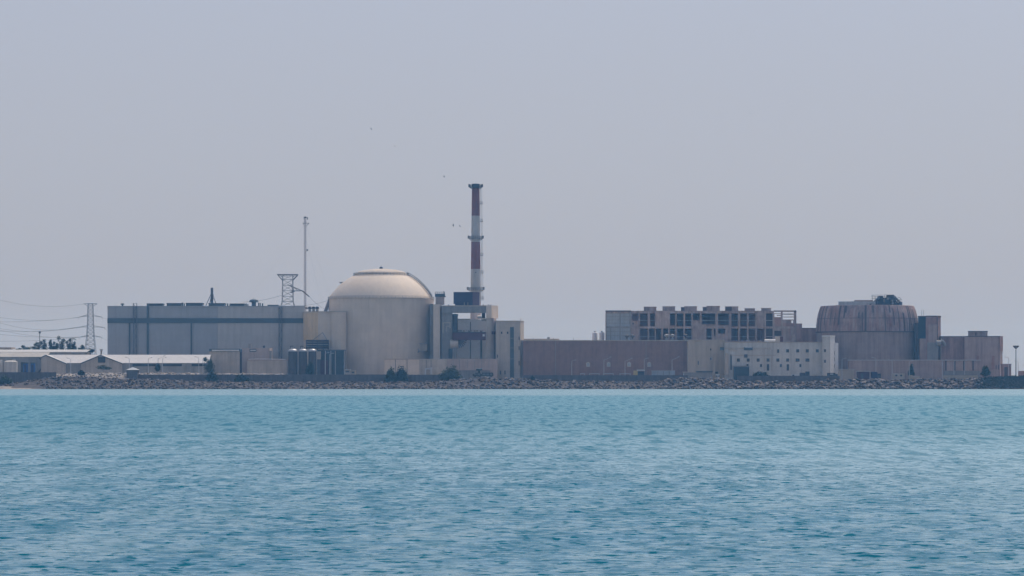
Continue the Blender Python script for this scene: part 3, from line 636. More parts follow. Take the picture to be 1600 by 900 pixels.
for py, k in ((291, 4.0), (371.3, 4.2), (451.5, 4.5)):
    rr = rst(py); z = Z(py+1.5, YC)
    g = MB().lathe(x, YC, [(rr*0.98, z-0.3), (rr+S(k, YC), z-0.15), (rr+S(k, YC), z+0.15), (rr*0.98, z+0.15)], 40).build('ring_platform', 'darksteel' if py < 300 else 'duct', t)
    b = MB(); n = 20; pts = [(x+(rr+S(k-0.3, YC))*math.cos(6.2832*i/n), YC+(rr+S(k-0.3, YC))*math.sin(6.2832*i/n)) for i in range(n+1)]
    for a, c in zip(pts[:-1], pts[1:]):
        for h in (0.6, 1.2): b.tube((*a, z+h), (*c, z+h), 0.1)
        b.tube((*a, z), (*a, z+1.25), 0.1); b.tube((*a, z-0.1), (x+(a[0]-x)*0.72, YC+(a[1]-YC)*0.72, z-1.0), 0.05)
    b.build('railing', 'darksteel' if py < 300 else 'steel', g)
    for sgn in (-1, 1):
        MB().box(x+sgn*(rr+S(k, YC))-0.5, x+sgn*(rr+S(k, YC))+0.5, YC-0.5, YC+0.5, z, z+1.6).build('beacon', 'darksteel' if py < 300 else 'duct', g)
b = MB()
for dy in (-0.35, 0.35):
    b.tube((x+rst(292)+0.6, YC+dy, Z(292, YC)), (x+rst(470)+0.6, YC+dy, Z(470, YC)), 0.1, 0.1)
for py in np.arange(293, 470, 2.6): b.tube((x+rst(py)+0.6, YC-0.35, Z(py, YC)), (x+rst(py)+0.6, YC+0.35, Z(py, YC)), 0.07); b.tube((x+rst(py)+1.2, YC-0.4, Z(py, YC)), (x+rst(py)+1.2, YC+0.4, Z(py, YC)), 0.06)
b.tube((x+rst(292)+1.2, YC, Z(292, YC)), (x+rst(470)+1.2, YC, Z(470, YC)), 0.07); b.build('ladder', 'steel', t)
for py in (317.5, 345, 398, 425.5, 466):
    k = MB().box(x+rst(py)-0.1, x+rst(py)+1.6, YC-0.8, YC+0.8, Z(py+1.2, YC)-0.12, Z(py+1.2, YC)+0.12)
    for dx in (0.2, 0.9, 1.5): k.tube((x+rst(py)+dx, YC-0.8, Z(py+1.2, YC)), (x+rst(py)+dx, YC-0.8, Z(py+1.2, YC)+1.3), 0.08)
    k.tube((x+rst(py)+0.1, YC-0.8, Z(py+1.2, YC)+1.3), (x+rst(py)+1.6, YC-0.8, Z(py+1.2, YC)+1.3), 0.08); k.build('rest_platform', 'duct', t)
MB().pb(742.2, 744.4, 425, 426.2, YC-rst(425)-0.1, 0.6).build('hatch', 'darksteel', t)

# ------------------------------------------------------------------ long brown wall building, pale office building
YN = 1478
t = thing('brown_hall', 'long low windowless brown hall with small pale niches', 'building', 946, YN)
MB().pb(817, 1074.5, 532.6, None, YN, 40).build('wall', 'brown', t); MB().pb(816.8, 1074.6, 531.4, 532.8, YN-0.35, 41).build('parapet', 'beige', t)
MB().pb(818.8, 874, 529.3, 531.5, YN+9, 16).build('rooftop_block', 'beige', t); MB().pb(855, 859, 526.6, 529.4, YN+12, 2).build('roof_fan', 'duct', t)
for px in (833, 864.5, 896): MB().tube(P(px, 531.5, YN+3), P(px, 527.6, YN+3), 0.12).build('aerial', 'steel', t)
for px in (868, 1009.5): MB().pb(px-0.4, px+0.4, 533, None, YN-0.12, 0.3).build('joint', 'duct', t)
for px in (919, 951, 983, 1014.4):
    x0, x1, z0, z1 = X(px-2.9, YN), X(px+2.9, YN), Z(573, YN), Z(566.6, YN)
    k = MB().ring(x0, x1, z0, z1, YN-0.35, YN+0.05, 0.3); k.box(x0+0.5, x1-0.5, YN-0.3, YN+0.05, z1, z1+0.35); f = k.build('niche', 'pale', t)
    MB().box(x0+0.3, x1-0.3, YN-0.1, YN+0.03, z0+0.3, z1-0.3).build('niche_panel', 'panel', f)
for px, lab in ((929.5, 'pale round silo with domed top behind brown hall, farther from the unfinished hall'), (940.3, 'pale round silo with domed top behind brown hall, touching the unfinished hall')):
    t = thing('silo', lab, 'silo', px, 1560, 'pale silos'); y = 1560; x = X(px, y)
    MB().lathe(x, y, [(S(4.3, y), GZ), (S(4.3, y), Z(521, y)), (S(3.4, y), Z(519.6, y)), (S(1.2, y), Z(519, y))], 24).build('shell', 'bright', t)
    MB().lathe(x, y, [(S(1.2, y), Z(519.2, y)), (S(1.2, y), Z(517.2, y)), (0.05, Z(516.6, y))], 12).build('top_vent', 'duct', t)
YO = 1470
t = thing('office_building', 'pale two-tone building with rows of small windows, before the rusty dome', 'building', 1190, YO)
MB().pb(1074.5, 1132, 531.6, None, YO+2, 30).build('wall', 'beige', t)
MB().pb(1132, 1285, 535.2, None, YO, 32).build('wall', 'pale', t)
MB().pb(1074.3, 1132.3, 530.8, 531.8, YO+1.7, 30.5).build('parapet', 'greycream', t); MB().pb(1131.7, 1285.2, 534.2, 535.4, YO-0.3, 32.5).build('parapet', 'beige', t)
MB().pp([(1284.8,YO-3.5),(1297,YO-4),(1304.2,YO+3),(1304.2,YO+20),(1284.8,YO+20)], 526.2, YO).build('stair_tower', 'pale', t)
MB().pp([(1284.2,YO-3.9),(1297.2,YO-4.5),(1305,YO+2.8),(1305,YO+20.3),(1284.2,YO+20.3)], 524.2, YO, 526.3).build('tower_cap', 'white', t)
MB().pp([(1297.1,YO-4.1),(1304.4,YO+2.9),(1304.4,YO+3.4),(1297.1,YO-3.5)], 526.3, YO, 588).build('side_wall', 'white', t)
MB().pp([(1304.3,YO+2.4),(1309.8,YO+6),(1309.8,YO+20),(1304.3,YO+20)], 535.6, YO).build('side_wing', 'white', t)
for py in (551.5, 561.5, 571.5):
    k = MB(); k.pp([(1303.1,YO+1.7),(1304.9,YO+3.3),(1304.9,YO+3.9),(1303.1,YO+2.3)], py-3, YO, py+3); k.build('slot_window', 'glass', t)
for px in (1230.6, 1246.4, 1261.4, 1277): window(t, px, 548.2, 4.6, 5.0, YO, 'glass', 'pale')
window(t, 1215.8, 548.6, 3.0, 5.5, YO)
for px in (1153.6, 1169, 1184.6, 1200, 1215.4, 1230.6): window(t, px, 562.6, 4.6, 5.0, YO, 'glass', 'pale')
for px in (1246.2, 1261.6): window(t, px, 562.6, 6.2, 5.0, YO, 'glass', 'pale')
for px in (1168, 1189, 1220, 1250.6): window(t, px, 571.2, 3.2, 4.8, YO, 'glass', 'pale')
for px in (1200, 1231): window(t, px, 574, 3.8, 10, YO, 'glass', 'pale')
for py in (548, 564.5): window(t, 1289, py, 2.6, 4.4, YO-3.7)
for py in (546, 560.6): window(t, 1110.5, py, 2.0, 3.0, YO+2)
window(t, 1091, 567, 1.6, 6, YO+2)
MB().pb(1146.5, 1170.5, 573, None, YO-1.6, 1.6).build('loading_bay', 'tealglass', t)
MB().pb(1146, 1171, 571.6, 573.1, YO-2.2, 2.4).build('canopy', 'duct', t)
MB().pb(1141.2, 1143.6, 554, 578, YO-0.2, 0.4).build('louvre', 'band', t)
MB().pb(1125, 1205, 543.2, 545.6, YO-0.5, 0.8).build('pipe_tray', 'greycream', t)
for a, b_ in ((1125, 1131.5), (1162.5, 1176)): MB().pb(a, b_, 542.6, 547.2, YO-0.6, 0.6).build('vent_grille', 'band', t)
MB().pb(1164, 1175, 542.0, 543.0, YO-0.8, 0.6).build('vent_hood', 'white', t)
for px in (1194, 1206): MB().pb(px-0.6, px+0.6, 546, 580, YO-0.35, 0.5).build('downpipe', 'greycream', t)
MB().pb(1163, 1168, 553.6, 558.8, YO-0.8, 0.9).build('air_conditioner', 'tank', t)
for a0, a1, b0, b1 in ((1117, 1119.5, 1113, 1116), (1133.5, 1138, 1131, 1138.5)):
    k = MB(); y = YO-1.5
    k.add([P(b0,586,y), P(b1,586,y), P(a1,552,y), P(a0,552,y), P(b0,586,y+3), P(b1,586,y+3), P(a1,552,y+3), P(a0,552,y+3)], [(0,1,2,3),(7,6,5,4),(0,4,5,1),(1,5,6,2),(2,6,7,3),(3,7,4,0)]); k.build('buttress', 'beige', t)
MB().pb(1142, 1212, 554.5, 555.6, YO-0.25, 0.4).build('string_course', 'beige', t)
tk = thing('roof_tank', 'small white horizontal tank on the pale office roof', 'tank', 1203, YO+6, z=Z(534.4, YO))
MB().tube(P(1194.8, 532.6, YO+5), P(1211.4, 532.6, YO+5), 0.85, 0.85, 14).build('shell', 'white', tk)
for px in (1198, 1208): MB().pb(px-0.6, px+0.6, 532.8, 534.6, YO+4.5, 1).build('saddle', 'duct', tk)
hs_ = thing('roof_hut', 'small pale hut on the roof edge before the unfinished hall', 'hut', 1216, YO+10, z=Z(534.4, YO))
MB().pb(1211.8, 1218.6, 525.6, 535, YO+9, 3).build('wall', 'greycream', hs_); MB().pb(1218.6, 1223.4, 526, 535, YO+9.6, 3).build('wall', 'maroon', hs_)
for px, py, lab in ((984, 524, 'smaller dish pair on the brown roof near the panelled bay'), (1046, 523, 'grey twin roof unit before the concrete frame bays'), (1071, 523, 'single dark roof unit before the concrete frame bays, near the buff wall')):
    t = thing('roof_unit', lab, 'roof unit', px, YN+6, z=Z(531.4, YN)); y = YN+6
    mm = {984: 'tank', 1046: 'duct', 1071: 'tank'}[px]
    for dx in (-4.5, 4.5) if px != 1071 else (0,):
        MB().lathe(X(px+dx, y), y, [(0.3, Z(532, y)), (0.35, Z(py+4, y)), (1.1, Z(py+2, y)), (1.2, Z(py, y)), (0.3, Z(py-1.2, y))], 14).build('cowl', mm, t)
        MB().pb(px+dx-2.2, px+dx+2.2, py+5.5, 532, y-0.7, 1.4).build('plinth', 'duct', t)

# ------------------------------------------------------------------ unfinished turbine hall
YU, DU = 1520, 46
t = thing('unfinished_hall', 'unfinished concrete frame hall with open bays above brown hall', 'building', 1095, YU)
def ub(px0, px1, py0, py1, name, m='raw', y0=0.0, d=1.6):
    if d > 5: return MB().pp([(px0,YU+y0),(px1,YU+y0),(px1,YU+y0+d),(px0,YU+y0+d)], py0, YU, py1).build(name, m, t)
    return MB().pb(px0, px1, py0, py1, YU+y0, d).build(name, m, t)
ub(946, 1209.5, 485.6, 489.6, 'roof_beam', y0=0, d=DU); ub(1209.5, 1244.4, 485, 487.2, 'roof_beam', d=1.6)
ub(946, 947.4, 489.6, None, 'column'); ub(946, 1244.4, 532, None, 'plinth_wall', d=DU)
# panelled bay
MB().pb(947.4, 985.6, 489.6, 532, YU+0.6, 0.6).build('panel_wall', 'panel', t)
for px in (969, 985): ub(px-0.9, px+0.9, 487, 532, 'mullion', 'duct', -0.15, 0.9)
ub(953.4, 954.6, 512, 532, 'mullion', 'duct', -0.05, 0.8); ub(946, 986, 509.8, 512.4, 'floor_beam', 'duct', -0.2, 1.2); ub(946, 986, 485, 487, 'coping', 'seam', -0.2, 1.2)
for py in (494, 499.5, 505, 518, 524): ub(947.4, 985.6, py, py+0.5, 'panel_rail', 'duct', 0.2, 0.5)
# columns and infill of the frame: (left, right) of each solid upright in the upper and lower row
up = [(985.6,987.4),(997.8,1000),(1012,1015.8),(1023.2,1046.8),(1054.8,1057.4),(1068,1070.6),(1080.2,1082.8),(1093.4,1096.4),(1117.6,1121.8),(1138.8,1142.8),(1153,1156.6),(1167,1169.8),(1180,1196.8),(1207.4,1210)]
for a, b_ in up: ub(a, b_, 489.6, 510, 'column' if b_-a < 6 else 'infill_panel')
lo = [(985.6,1000),(1012,1014.2),(1023,1025),(1033,1036),(1044.2,1046.6),(1054.6,1057.6),(1068,1070.2),(1080.4,1096.5),(1100.5,1104),(1112,1115.2),(1118,1122),(1133,1142.8),(1153,1156.6),(1167,1169.8),(1180,1183),(1194.4,1196.8),(1207.4,1210)]
for a, b_ in lo: ub(a, b_, 513.2, 532.2, 'column' if b_-a < 6 else 'infill_panel')
ub(985.6, 1244.4, 509.9, 513.3, 'floor_beam', y0=-0.15, d=2.0)
ub(985.6, 1209.5, 511, 513, 'floor_slab', y0=1.9, d=DU-3)
for a, b_, c in ((987.4, 997.8, 501), (1082.8, 1093.4, 500.4), (1047, 1054.8, 508.4), (1096.4, 1117.6, 506.8), (1121.8, 1138.8, 508)): ub(a, b_, c, 510, 'infill_panel', y0=0.3, d=0.8)
for a, b_, c in ((1122, 1133, 521), (1115.2, 1118, 525), (1096.5, 1100.5, 513.2)): ub(a, b_, c, 532.2, 'infill_panel', y0=0.3, d=0.8)
ub(988.2, 990.2, 504, 507, 'hole', 'glass', -0.1, 0.2)
for a, b_ in ((1000, 1023), (1057, 1081), (1096, 1139), (1142, 1180), (1197, 1210)):
    for py in (500.4, 525.6): ub(a, b_, py, py+0.6, 'rail', 'lamp', 0.8, 0.15)
    for py in (495.2, 505): ub(a, b_, py, py+0.8, 'tie_beam', 'duct', 9, 0.7)
MB().pb(986, 1209, 487, None, YU+DU-1.5, 1.5).build('rear_wall', 'ruin', t)
for px in (1036, 1090, 1140, 1190): MB().pb(px, px+3, 489, 532, YU+18, 1.6).build('inner_column', 'ruin', t)
ub(1196, 1209.6, 489.6, 532, 'shade_sheet', 'seam', 5, 1)  # added dark sheet keeps the opening dark against light from the open bay
# open bay at its end
ub(1220.4, 1223, 487.2, 510, 'column'); ub(1240.8, 1244.4, 485, None, 'column'); ub(1210, 1222, 495.5, 510, 'infill_panel', 'ruin', 0.3, 0.8); ub(1223, 1240.8, 504.8, 510, 'infill_panel', 'ruin', 0.3, 0.8)
for py, k in ((490.0, 1.6), (494.8, 1.0), (499.2, 1.4)): ub(1222, 1240.8, py, py+k, 'tie_beam', y0=0.2, d=0.7)
ub(1223, 1236.6, 500.4, 505, 'infill_panel', y0=0.4, d=0.7); ub(1239.4, 1241, 500, 505, 'infill_panel', y0=0.4, d=0.7)
ub(1210, 1222, 489.6, 490.6, 'tie_beam', y0=0.3, d=0.6); ub(1214, 1222, 492, 493.4, 'tie_beam', y0=0.3, d=0.6)
ub(1210, 1241, 513.2, 516.8, 'infill_panel', y0=0.3, d=0.8); ub(1221, 1241, 516.8, None, 'infill_panel', 'raw', 0.3, 0.8); ub(1210, 1221, 525, None, 'infill_panel', 'raw', 0.3, 0.8); ub(1233.6, 1235.4, 513, 532, 'column', 'ruin', -0.1, 0.6); ub(1222.4, 1223.6, 513, 532, 'column', 'ruin', -0.1, 0.6)
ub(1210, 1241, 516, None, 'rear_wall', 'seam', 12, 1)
for i, (a, b_, c, d) in enumerate(((1006,1025.6,479.6,0),(1035.2,1055,479,0),(1069,1089,478.8,0),(1064,1069.4,480.2,1),(1104,1124.6,478.4,0),(1098,1104.4,479.8,1),(1143.4,1153.4,479.2,0),(1133,1143.6,479,1),(1163.5,1179.6,482,0),(1189.4,1204.6,481.8,0))):
    k = MB().pp([(a,YU+3+i%3),(b_,YU+3+i%3),(b_,YU+15),(a,YU+15)], c, YU+3, 485.8).build('skylight_block', 'seam' if d else 'raw', t)
    MB().pp([(a-.3,YU+2.8+i%3),(b_+.3,YU+2.8+i%3),(b_+.3,YU+15.2),(a-.3,YU+15.2)], c-.5, YU+3, c+.15).build('slab', 'raw', k)
ub(1244.4, 1253.2, 505.4, None, 'end_block', 'ruin', 1, 12); ub(1253.2, 1279, 513, None, 'link_block', 'ruin', 3, 16); ub(1253, 1279, 512.2, 513.1, 'coping', 'seam', 2.7, 16)

# ------------------------------------------------------------------ unfinished reactor
YQ, QPX = 1520, 1355.0
x, s = X(QPX, YQ), YQ/F
t = thing('unfinished_reactor', 'unfinished reactor, rust-streaked bare concrete shell with flat open top', 'reactor building', QPX, YQ)
MB().lathe(x, YQ, [(78.3*s, GZ-0.4), (78.3*s, Z(519, YQ))], 96).build('drum', 'rawlow', t)
MB().lathe(x, YQ, [(79.4*s, Z(519.6, YQ)), (79.9*s, Z(518.2, YQ)), (79.4*s, Z(509, YQ)), (78.2*s, Z(498.5, YQ)), (76.4*s, Z(490, YQ)), (74.4*s, Z(483.5, YQ)), (72.4*s, Z(478.6, YQ)), (71.6*s, Z(478.4, YQ)), (66*s, Z(478.6, YQ))], 96).build('shell', 'rawdome', t)
MB().lathe(x, YQ, [(79.4*s, Z(519.9, YQ)), (80.3*s, Z(519.7, YQ)), (80.3*s, Z(518.6, YQ)), (79.4*s, Z(518.4, YQ))], 96).build('ledge', 'seam', t)
MB().lathe(x, YQ, [(77.8*s, Z(498.8, YQ)), (78.45*s, Z(498.7, YQ)), (78.4*s, Z(498.1, YQ)), (77.6*s, Z(498.0, YQ))], 96).build('joint', 'seam', t)
shp = [(519, 79.9), (509, 79.45), (498.5, 78.25), (490, 76.45), (483.5, 74.45), (478.8, 72.5)]
rs = random.Random(5)
for i in range(44):                                     # run-off ribs and grooves down the shell
    th = R(180 + 4 + 172*(i+rs.uniform(-.45, .45))/44); k = MB(); n0 = rs.choice([5, 5, 5, 4, 3]); n1 = rs.choice([0, 0, 1, 2, 3]); 
    if n1 >= n0: n1 = n0-1
    wd = rs.uniform(0.18, 0.62); pts = []
    for py, rr in shp[n1:n0+1]:
        for sg in (-1, 1):
            rad = (rr+0.12)*s; pts.append((x+rad*math.cos(th)-sg*wd*math.sin(th), YQ+rad*math.sin(th)+sg*wd*math.cos(th), Z(py, YQ)))
    k.add(pts, [(2*j, 2*j+1, 2*j+3, 2*j+2) for j in range(len(pts)//2-1)]); k.build('runoff_streak', 'seam' if rs.random() < 0.5 else 'ruin', t)
MB().lathe(x, YQ, [(70*s, Z(478.9, YQ)), (69.6*s, Z(478.2, YQ)), (0.1, Z(478.0, YQ))], 96).build('top_slab', 'rawlow', t)
MB().pp([(1310,YQ-14),(1368,YQ-14),(1368,YQ+6),(1310,YQ+6)], 471, YQ-14, 479).build('roof_block', 'panel', t); MB().pp([(1334.6,YQ-10),(1364,YQ-10),(1364,YQ+4),(1334.6,YQ+4)], 468.8, YQ-10, 471.2).build('roof_block', 'rawlow', t)
MB().pb(1306.5, 1310, 476.6, 479, YQ-10, 2).build('roof_block', 'ruin', t)
b = thing('crane_wreck', 'dark tangled machinery and scaffolding on top of rust-streaked concrete shell', 'machinery', 1386, YQ-10, z=Z(477.2, YQ))
rs = random.Random(9); k = MB(); kg = MB()
for i in range(46):
    px = 1357 + 53*rs.random(); lim = np.interp(px, [1360, 1366, 1374, 1398, 1402, 1410], [475, 469, 462.5, 462.5, 470, 472])
    py = rs.uniform(lim, 475); a = rs.uniform(1.0, 3.6); h = rs.uniform(0.8, 2.6)
    (k if i % 2 else kg).pb(px-a/2, px+a/2, py, py+h+1, YQ-16+rs.uniform(0, 9), rs.uniform(1, 4))
k.pb(1372, 1399, 465.5, 474, YQ-12, 7); k.pb(1362, 1409, 473, 478, YQ-13, 8); k.pb(1373.6, 1380, 462.2, 465.6, YQ-12, 6); k.pb(1387, 1397.6, 461, 465.6, YQ-12, 6)
kg.build('machine_body', 'duct', b); k.build('machine_body', 'darksteel', b); k = MB()
k.tube(P(1361, 476, YQ-13), P(1374, 464, YQ-13), 0.6); k.tube(P(1398, 463, YQ-13), P(1407, 475, YQ-13), 0.5)
for py in (461.2, 463.6, 466.4): k.tube(P(1361.5, py, YQ-13), P(1397, py-0.7, YQ-13), 0.1)
k.tube(P(1397, 468, YQ-13), P(1409, 468.6, YQ-13), 0.16); k.tube(P(1405, 464, YQ-13), P(1408.5, 468, YQ-13), 0.12); k.tube(P(1397, 470, YQ-13), P(1405, 464.6, YQ-13), 0.14)
for px in (1363, 1367.4, 1371, 1382, 1391, 1395.6, 1403): k.tube(P(px, 476, YQ-13), P(px, rs.uniform(460, 464) if px < 1399 else 467, YQ-13), 0.12)
k.build('scaffold', 'steel', b); k = MB()
k.lathe(X(1405, YQ-12), YQ-12, [(1.7, Z(478, YQ)), (1.7, Z(473, YQ)), (0.2, Z(470, YQ))], 12); k.build('drum', 'darksteel', b)

YE = 1494
t = thing('fuel_tower', 'tall grey-brown slab tower beside the rust-streaked concrete shell', 'building', 1452, YE)
MB().pp([(1446.5,YE),(1464.4,YE),(1470,YE+6),(1470,YE+16),(1446.5,YE+16)], 494, YE).build('wall', 'ruin', t)
MB().pp([(1434.6,YE+7),(1446.7,YE+7),(1446.7,YE+18),(1434.6,YE+18)], 494.6, YE).build('recess_shade_wall', 'tealglass', t)  # dark teal colour stands for shade in the recess, not glazing
MB().pb(1430, 1446.5, 505, None, YE+8, 6).build('recess_shade_wall', 'seam', t)  # near-black colour paints the shade in the gap by the shell
MB().pb(1437.6, 1448, 529, None, YE+1, 5).build('pier', 'ruinlight', t)
MB().pb(1450.6, 1464, 507, 535, YE-0.4, 1).build('wall', 'ruinlight', t); MB().pb(1449, 1466, 535, None, YE-0.5, 1).build('wall', 'duct', t)
MB().pp([(1434.2,YE+6.6),(1446.2,YE+6.6),(1446.2,YE-0.4),(1464.6,YE-0.5),(1470.4,YE+5.8),(1470.4,YE+16),(1434.2,YE+18)], 493.2, YE, 494.6).build('coping', 'seam', t)
for px in (1440, 1443): MB().tube(P(px, 494, YE+9), P(px, 484+px%3, YE+9), 0.1).build('rebar', 'steel', t)
MB().pb(1464.3, 1465.2, 496, 545, YE-0.4, .5).build('joint', 'seam', t)
k = MB(); 
for i in range(6):
    a0, a1 = math.pi/2*i/6, math.pi/2*(i+1)/6
    k.tube(P(1470+6*math.sin(a0), 533+8*(1-math.cos(a0)), YE-1.5), P(1470+6*math.sin(a1), 533+8*(1-math.cos(a1)), YE-1.5), 0.9, 0.9, 10)
k.tube(P(1463, 536.6, YE-1.5), P(1470, 536.6, YE-1.5), 1.7, 1.7, 12); k.build('duct', 'duct', t)
YM = 1490
t = thing('block_building', 'windowless brown block with small penthouse beside the slab tower', 'building', 1516, YM)
MB().pp([(1470.2,YM+5),(1507,YM+4),(1507,YM+28),(1470.2,YM+28)], 526, YM).build('wall', 'ruin', t)
MB().pp([(1507,YM),(1562.4,YM),(1566.6,YM+5),(1566.6,YM+28),(1507,YM+28)], 526, YM).build('wall', 'ruinlight', t)
MB().pp([(1562.2,YM-0.5),(1567.2,YM+4.7),(1567.2,YM+28),(1562.2,YM+28)], 525, YM, 548).build('side_wall', 'ruin', t)
MB().pb(1470, 1507.2, 525.2, 526.1, YM+3.6, 24).build('coping', 'seam', t); MB().pb(1506.8, 1562.8, 525, 526.1, YM-0.4, 28).build('coping', 'seam', t)
p_ = MB().pp([(1512.6,YM+4),(1543,YM+4),(1543,YM+16),(1512.6,YM+16)], 518, YM+4, 526).build('penthouse', 'ruinlight', t); MB().pp([(1512.2,YM+3.6),(1543.5,YM+3.6),(1543.5,YM+17),(1512.2,YM+17)], 517.1, YM+4, 518.2).build('roof', 'seam', p_)
MB().pb(1524, 1525.6, 519.6, 524.4, YM+3.8, 0.5).build('door', 'seam', p_)
MB().pb(1525.6, 1529.6, 556, 563, YM-0.3, 0.5).build('shutter', 'ruin', t); MB().pb(1549.6, 1554, 556, 577, YM-0.3, 0.5).build('shutter', 'ruin', t)
for px in (1556, 1559.6): MB().pb(px, px+1, 570, 577, YM-0.3, .5).build('vent_opening', 'seam', t)
YJ = 1468
t = thing('outer_wall_block', 'low brown concrete enclosure with dark slots below the slab tower', 'building', 1428, YJ)
MB().pb(1327, 1474, 563, None, YJ, 6).build('wall', 'rawlow', t); MB().pb(1474, 1532, 563, 579.5, YJ+0.6, 6).build('wall', 'ruinlight', t); MB().pb(1474, 1532, 579.5, None, YJ+1.2, 5).build('base_wall', 'duct', t)
MB().pb(1326.6, 1532.4, 562.2, 563.1, YJ-0.3, 7).build('coping', 'lamp', t)
for px in (1478, 1492, 1506, 1520.5): MB().pb(px-1.1, px+1.1, 563.6, 579, YJ+0.35, 0.5).build('slot', 'seam', t)
t = thing('gate_hut', 'small brown hut with dark doorway at the end of the brown block', 'hut', 1572, YJ)
MB().pb(1566.6, 1580, 569.4, None, YJ, 5).build('wall', 'ruin', t); MB().pb(1566.2, 1580.5, 568.4, 569.6, YJ-0.3, 5.6).build('roof', 'ruinlight', t); MB().pb(1569.4, 1574.6, 573.5, None, YJ-0.15, .4).build('door', 'seam', t)
MB().pb(1593.5, 1605, 579.6, None, YJ+4, 4).build('wall', 'ruin', t)

# ------------------------------------------------------------------ sheds at the other end
YD = 1452
t = thing('gabled_shed', 'long white-roofed shed with two gabled fronts before the grey hall', 'shed', 200, YD)
zr_, ze = Z(554.3, YD+9), Z(567.2, YD)
b = MB(); b.add([(X(67,YD),YD,ze),(X(326.5,YD),YD,ze),(X(326.5,YD),YD+9,zr_),(X(67,YD),YD+9,zr_)], [(0,1,2,3)])
b.add([(X(67,YD),YD+18,ze),(X(326.5,YD),YD+18,ze),(X(326.5,YD),YD+9,zr_),(X(67,YD),YD+9,zr_)], [(3,2,1,0)]); b.build('roof', 'whiteroof', t)
MB().pb(67, 326, 568, None, YD+0.4, 17).build('wall', 'shed', t); MB().pb(67, 326.8, 567.2, 568.1, YD-0.25, 0.5).build('fascia', 'duct', t)
for a, c, e, yf in ((64, 72, 102.3, YD-1.6), (126.8, 157.3, 190.2, YD-1.6)):
    za = Z(555.0, yf); zb = Z(567.6, yf); k = MB(); xa, xc, xe = X(a,yf), X(c,yf), X(e,yf)
    zl = zb if c > 100 else Z(558.6, yf)
    k.add([(xa,yf,GZ-.3),(xe,yf,GZ-.3),(xe,yf,zb),(xc,yf,za),(xa,yf,zl),(xa,yf+9,GZ-.3),(xe,yf+9,GZ-.3),(xe,yf+9,zb),(xc,yf+9,za),(xa,yf+9,zl)], [(0,1,2,3,4),(9,8,7,6,5),(1,6,7,2),(0,4,9,5)])
    g = k.build('gable_wall', 'greycream', t); k = MB()
    for (x0, z0), (x1, z1) in (((xa-0.5, zl-0.2), (xc, za)), ((xc, za), (xe+0.5, zb-0.2))):
        k.add([(x0,yf-0.5,z0),(x1,yf-0.5,z1),(x1,yf+9.6,z1),(x0,yf+9.6,z0),(x0,yf-0.5,z0+0.3),(x1,yf-0.5,z1+0.3),(x1,yf+9.6,z1+0.3),(x0,yf+9.6,z0+0.3)], [(0,3,2,1),(4,5,6,7),(0,1,5,4),(1,2,6,5),(2,3,7,6),(3,0,4,7)])
    k.build('gable_roof', 'whiteroof', g); k = MB()
    for (x0, z0), (x1, z1) in (((xa-0.5, zl-0.2), (xc, za)), ((xc, za), (xe+0.5, zb-0.2))): k.tube((x0, yf-0.55, z0-0.05), (x1, yf-0.55, z1-0.05), 0.2)
    k.build('bargeboard', 'band', g)
    if c > 100: MB().pb(153, 164.6, 557.8, 566.6, yf-0.12, 0.3).build('window', 'glass', g)
for a, b_ in ((207, 243.5), (253.5, 284), (299.5, 323)): MB().pb(a, b_, 568.6, 572.2, YD+0.1, 0.5).build('window_strip', 'glass', t)
for px in (190.4, 205, 247.6, 291): MB().pb(px-.4, px+.4, 568.2, None, YD+0.1, .4).build('downpipe', 'duct', t)
YX = 1462
t = thing('grey_warehouse', 'grey warehouse with pale sloping roof at the photo edge, behind tanks', 'warehouse', 40, YX)
MB().pb(-60, 66, 557.4, None, YX, 14).build('wall', 'shed', t)
b = MB(); z0, z1 = Z(557.6, YX), Z(550.4, YX+14); b.add([(X(-60,YX),YX-0.4,z0),(X(72,YX),YX-0.4,z0),(X(72,YX),YX+14,z1),(X(-60,YX),YX+14,z1),(X(-60,YX),YX-0.4,z0-.3),(X(72,YX),YX-0.4,z0-.3)], [(0,1,2,3),(4,5,1,0)]); b.build('roof', 'shed', t)
MB().pb(32.5, 39, 566, None, YX-0.3, .5).build('doorway', 'glass', t)
b = MB(); yy = YX-2; b.path([P(60, 582, yy), P(72, 567, yy)], 0.3); b.path([P(60, 558, yy), P(72, 569, yy)], 0.25); b.pb(66, 74, 566.6, 567.6, yy, 1.4); b.tube(P(73, 567, yy), (X(73,yy), yy, GZ), .15); b.build('outside_stair', 'band', t)
YY = 1496
t = thing('flat_warehouse', 'long flat-roofed pale warehouse below the tree row', 'warehouse', 70, YY)
MB().pb(-80, 134, 549.8, None, YY, 20).build('wall', 'shed', t); b = MB(); z0, z1 = Z(550, YY), Z(546.2, YY+20)
b.add([(X(-80,YY),YY-0.5,z0),(X(136,YY),YY-0.5,z0),(X(133,YY),YY+20,z1),(X(-80,YY),YY+20,z1),(X(-80,YY),YY-0.5,z0-.4),(X(136,YY),YY-0.5,z0-.4)], [(0,1,2,3),(4,5,1,0)]); b.build('roof', 'greyroof', t)
t = thing('far_shed', 'dull brownish shed roof at the photo edge behind the flat warehouse', 'shed', 5, 1540)
MB().pb(-40, 14, 545, None, 1540, 12).build('wall', 'shed', t); b = MB(); b.pb(-40, 17.5, 542.6, 545.2, 1539.5, 13); b.build('roof', 'greycream', t)
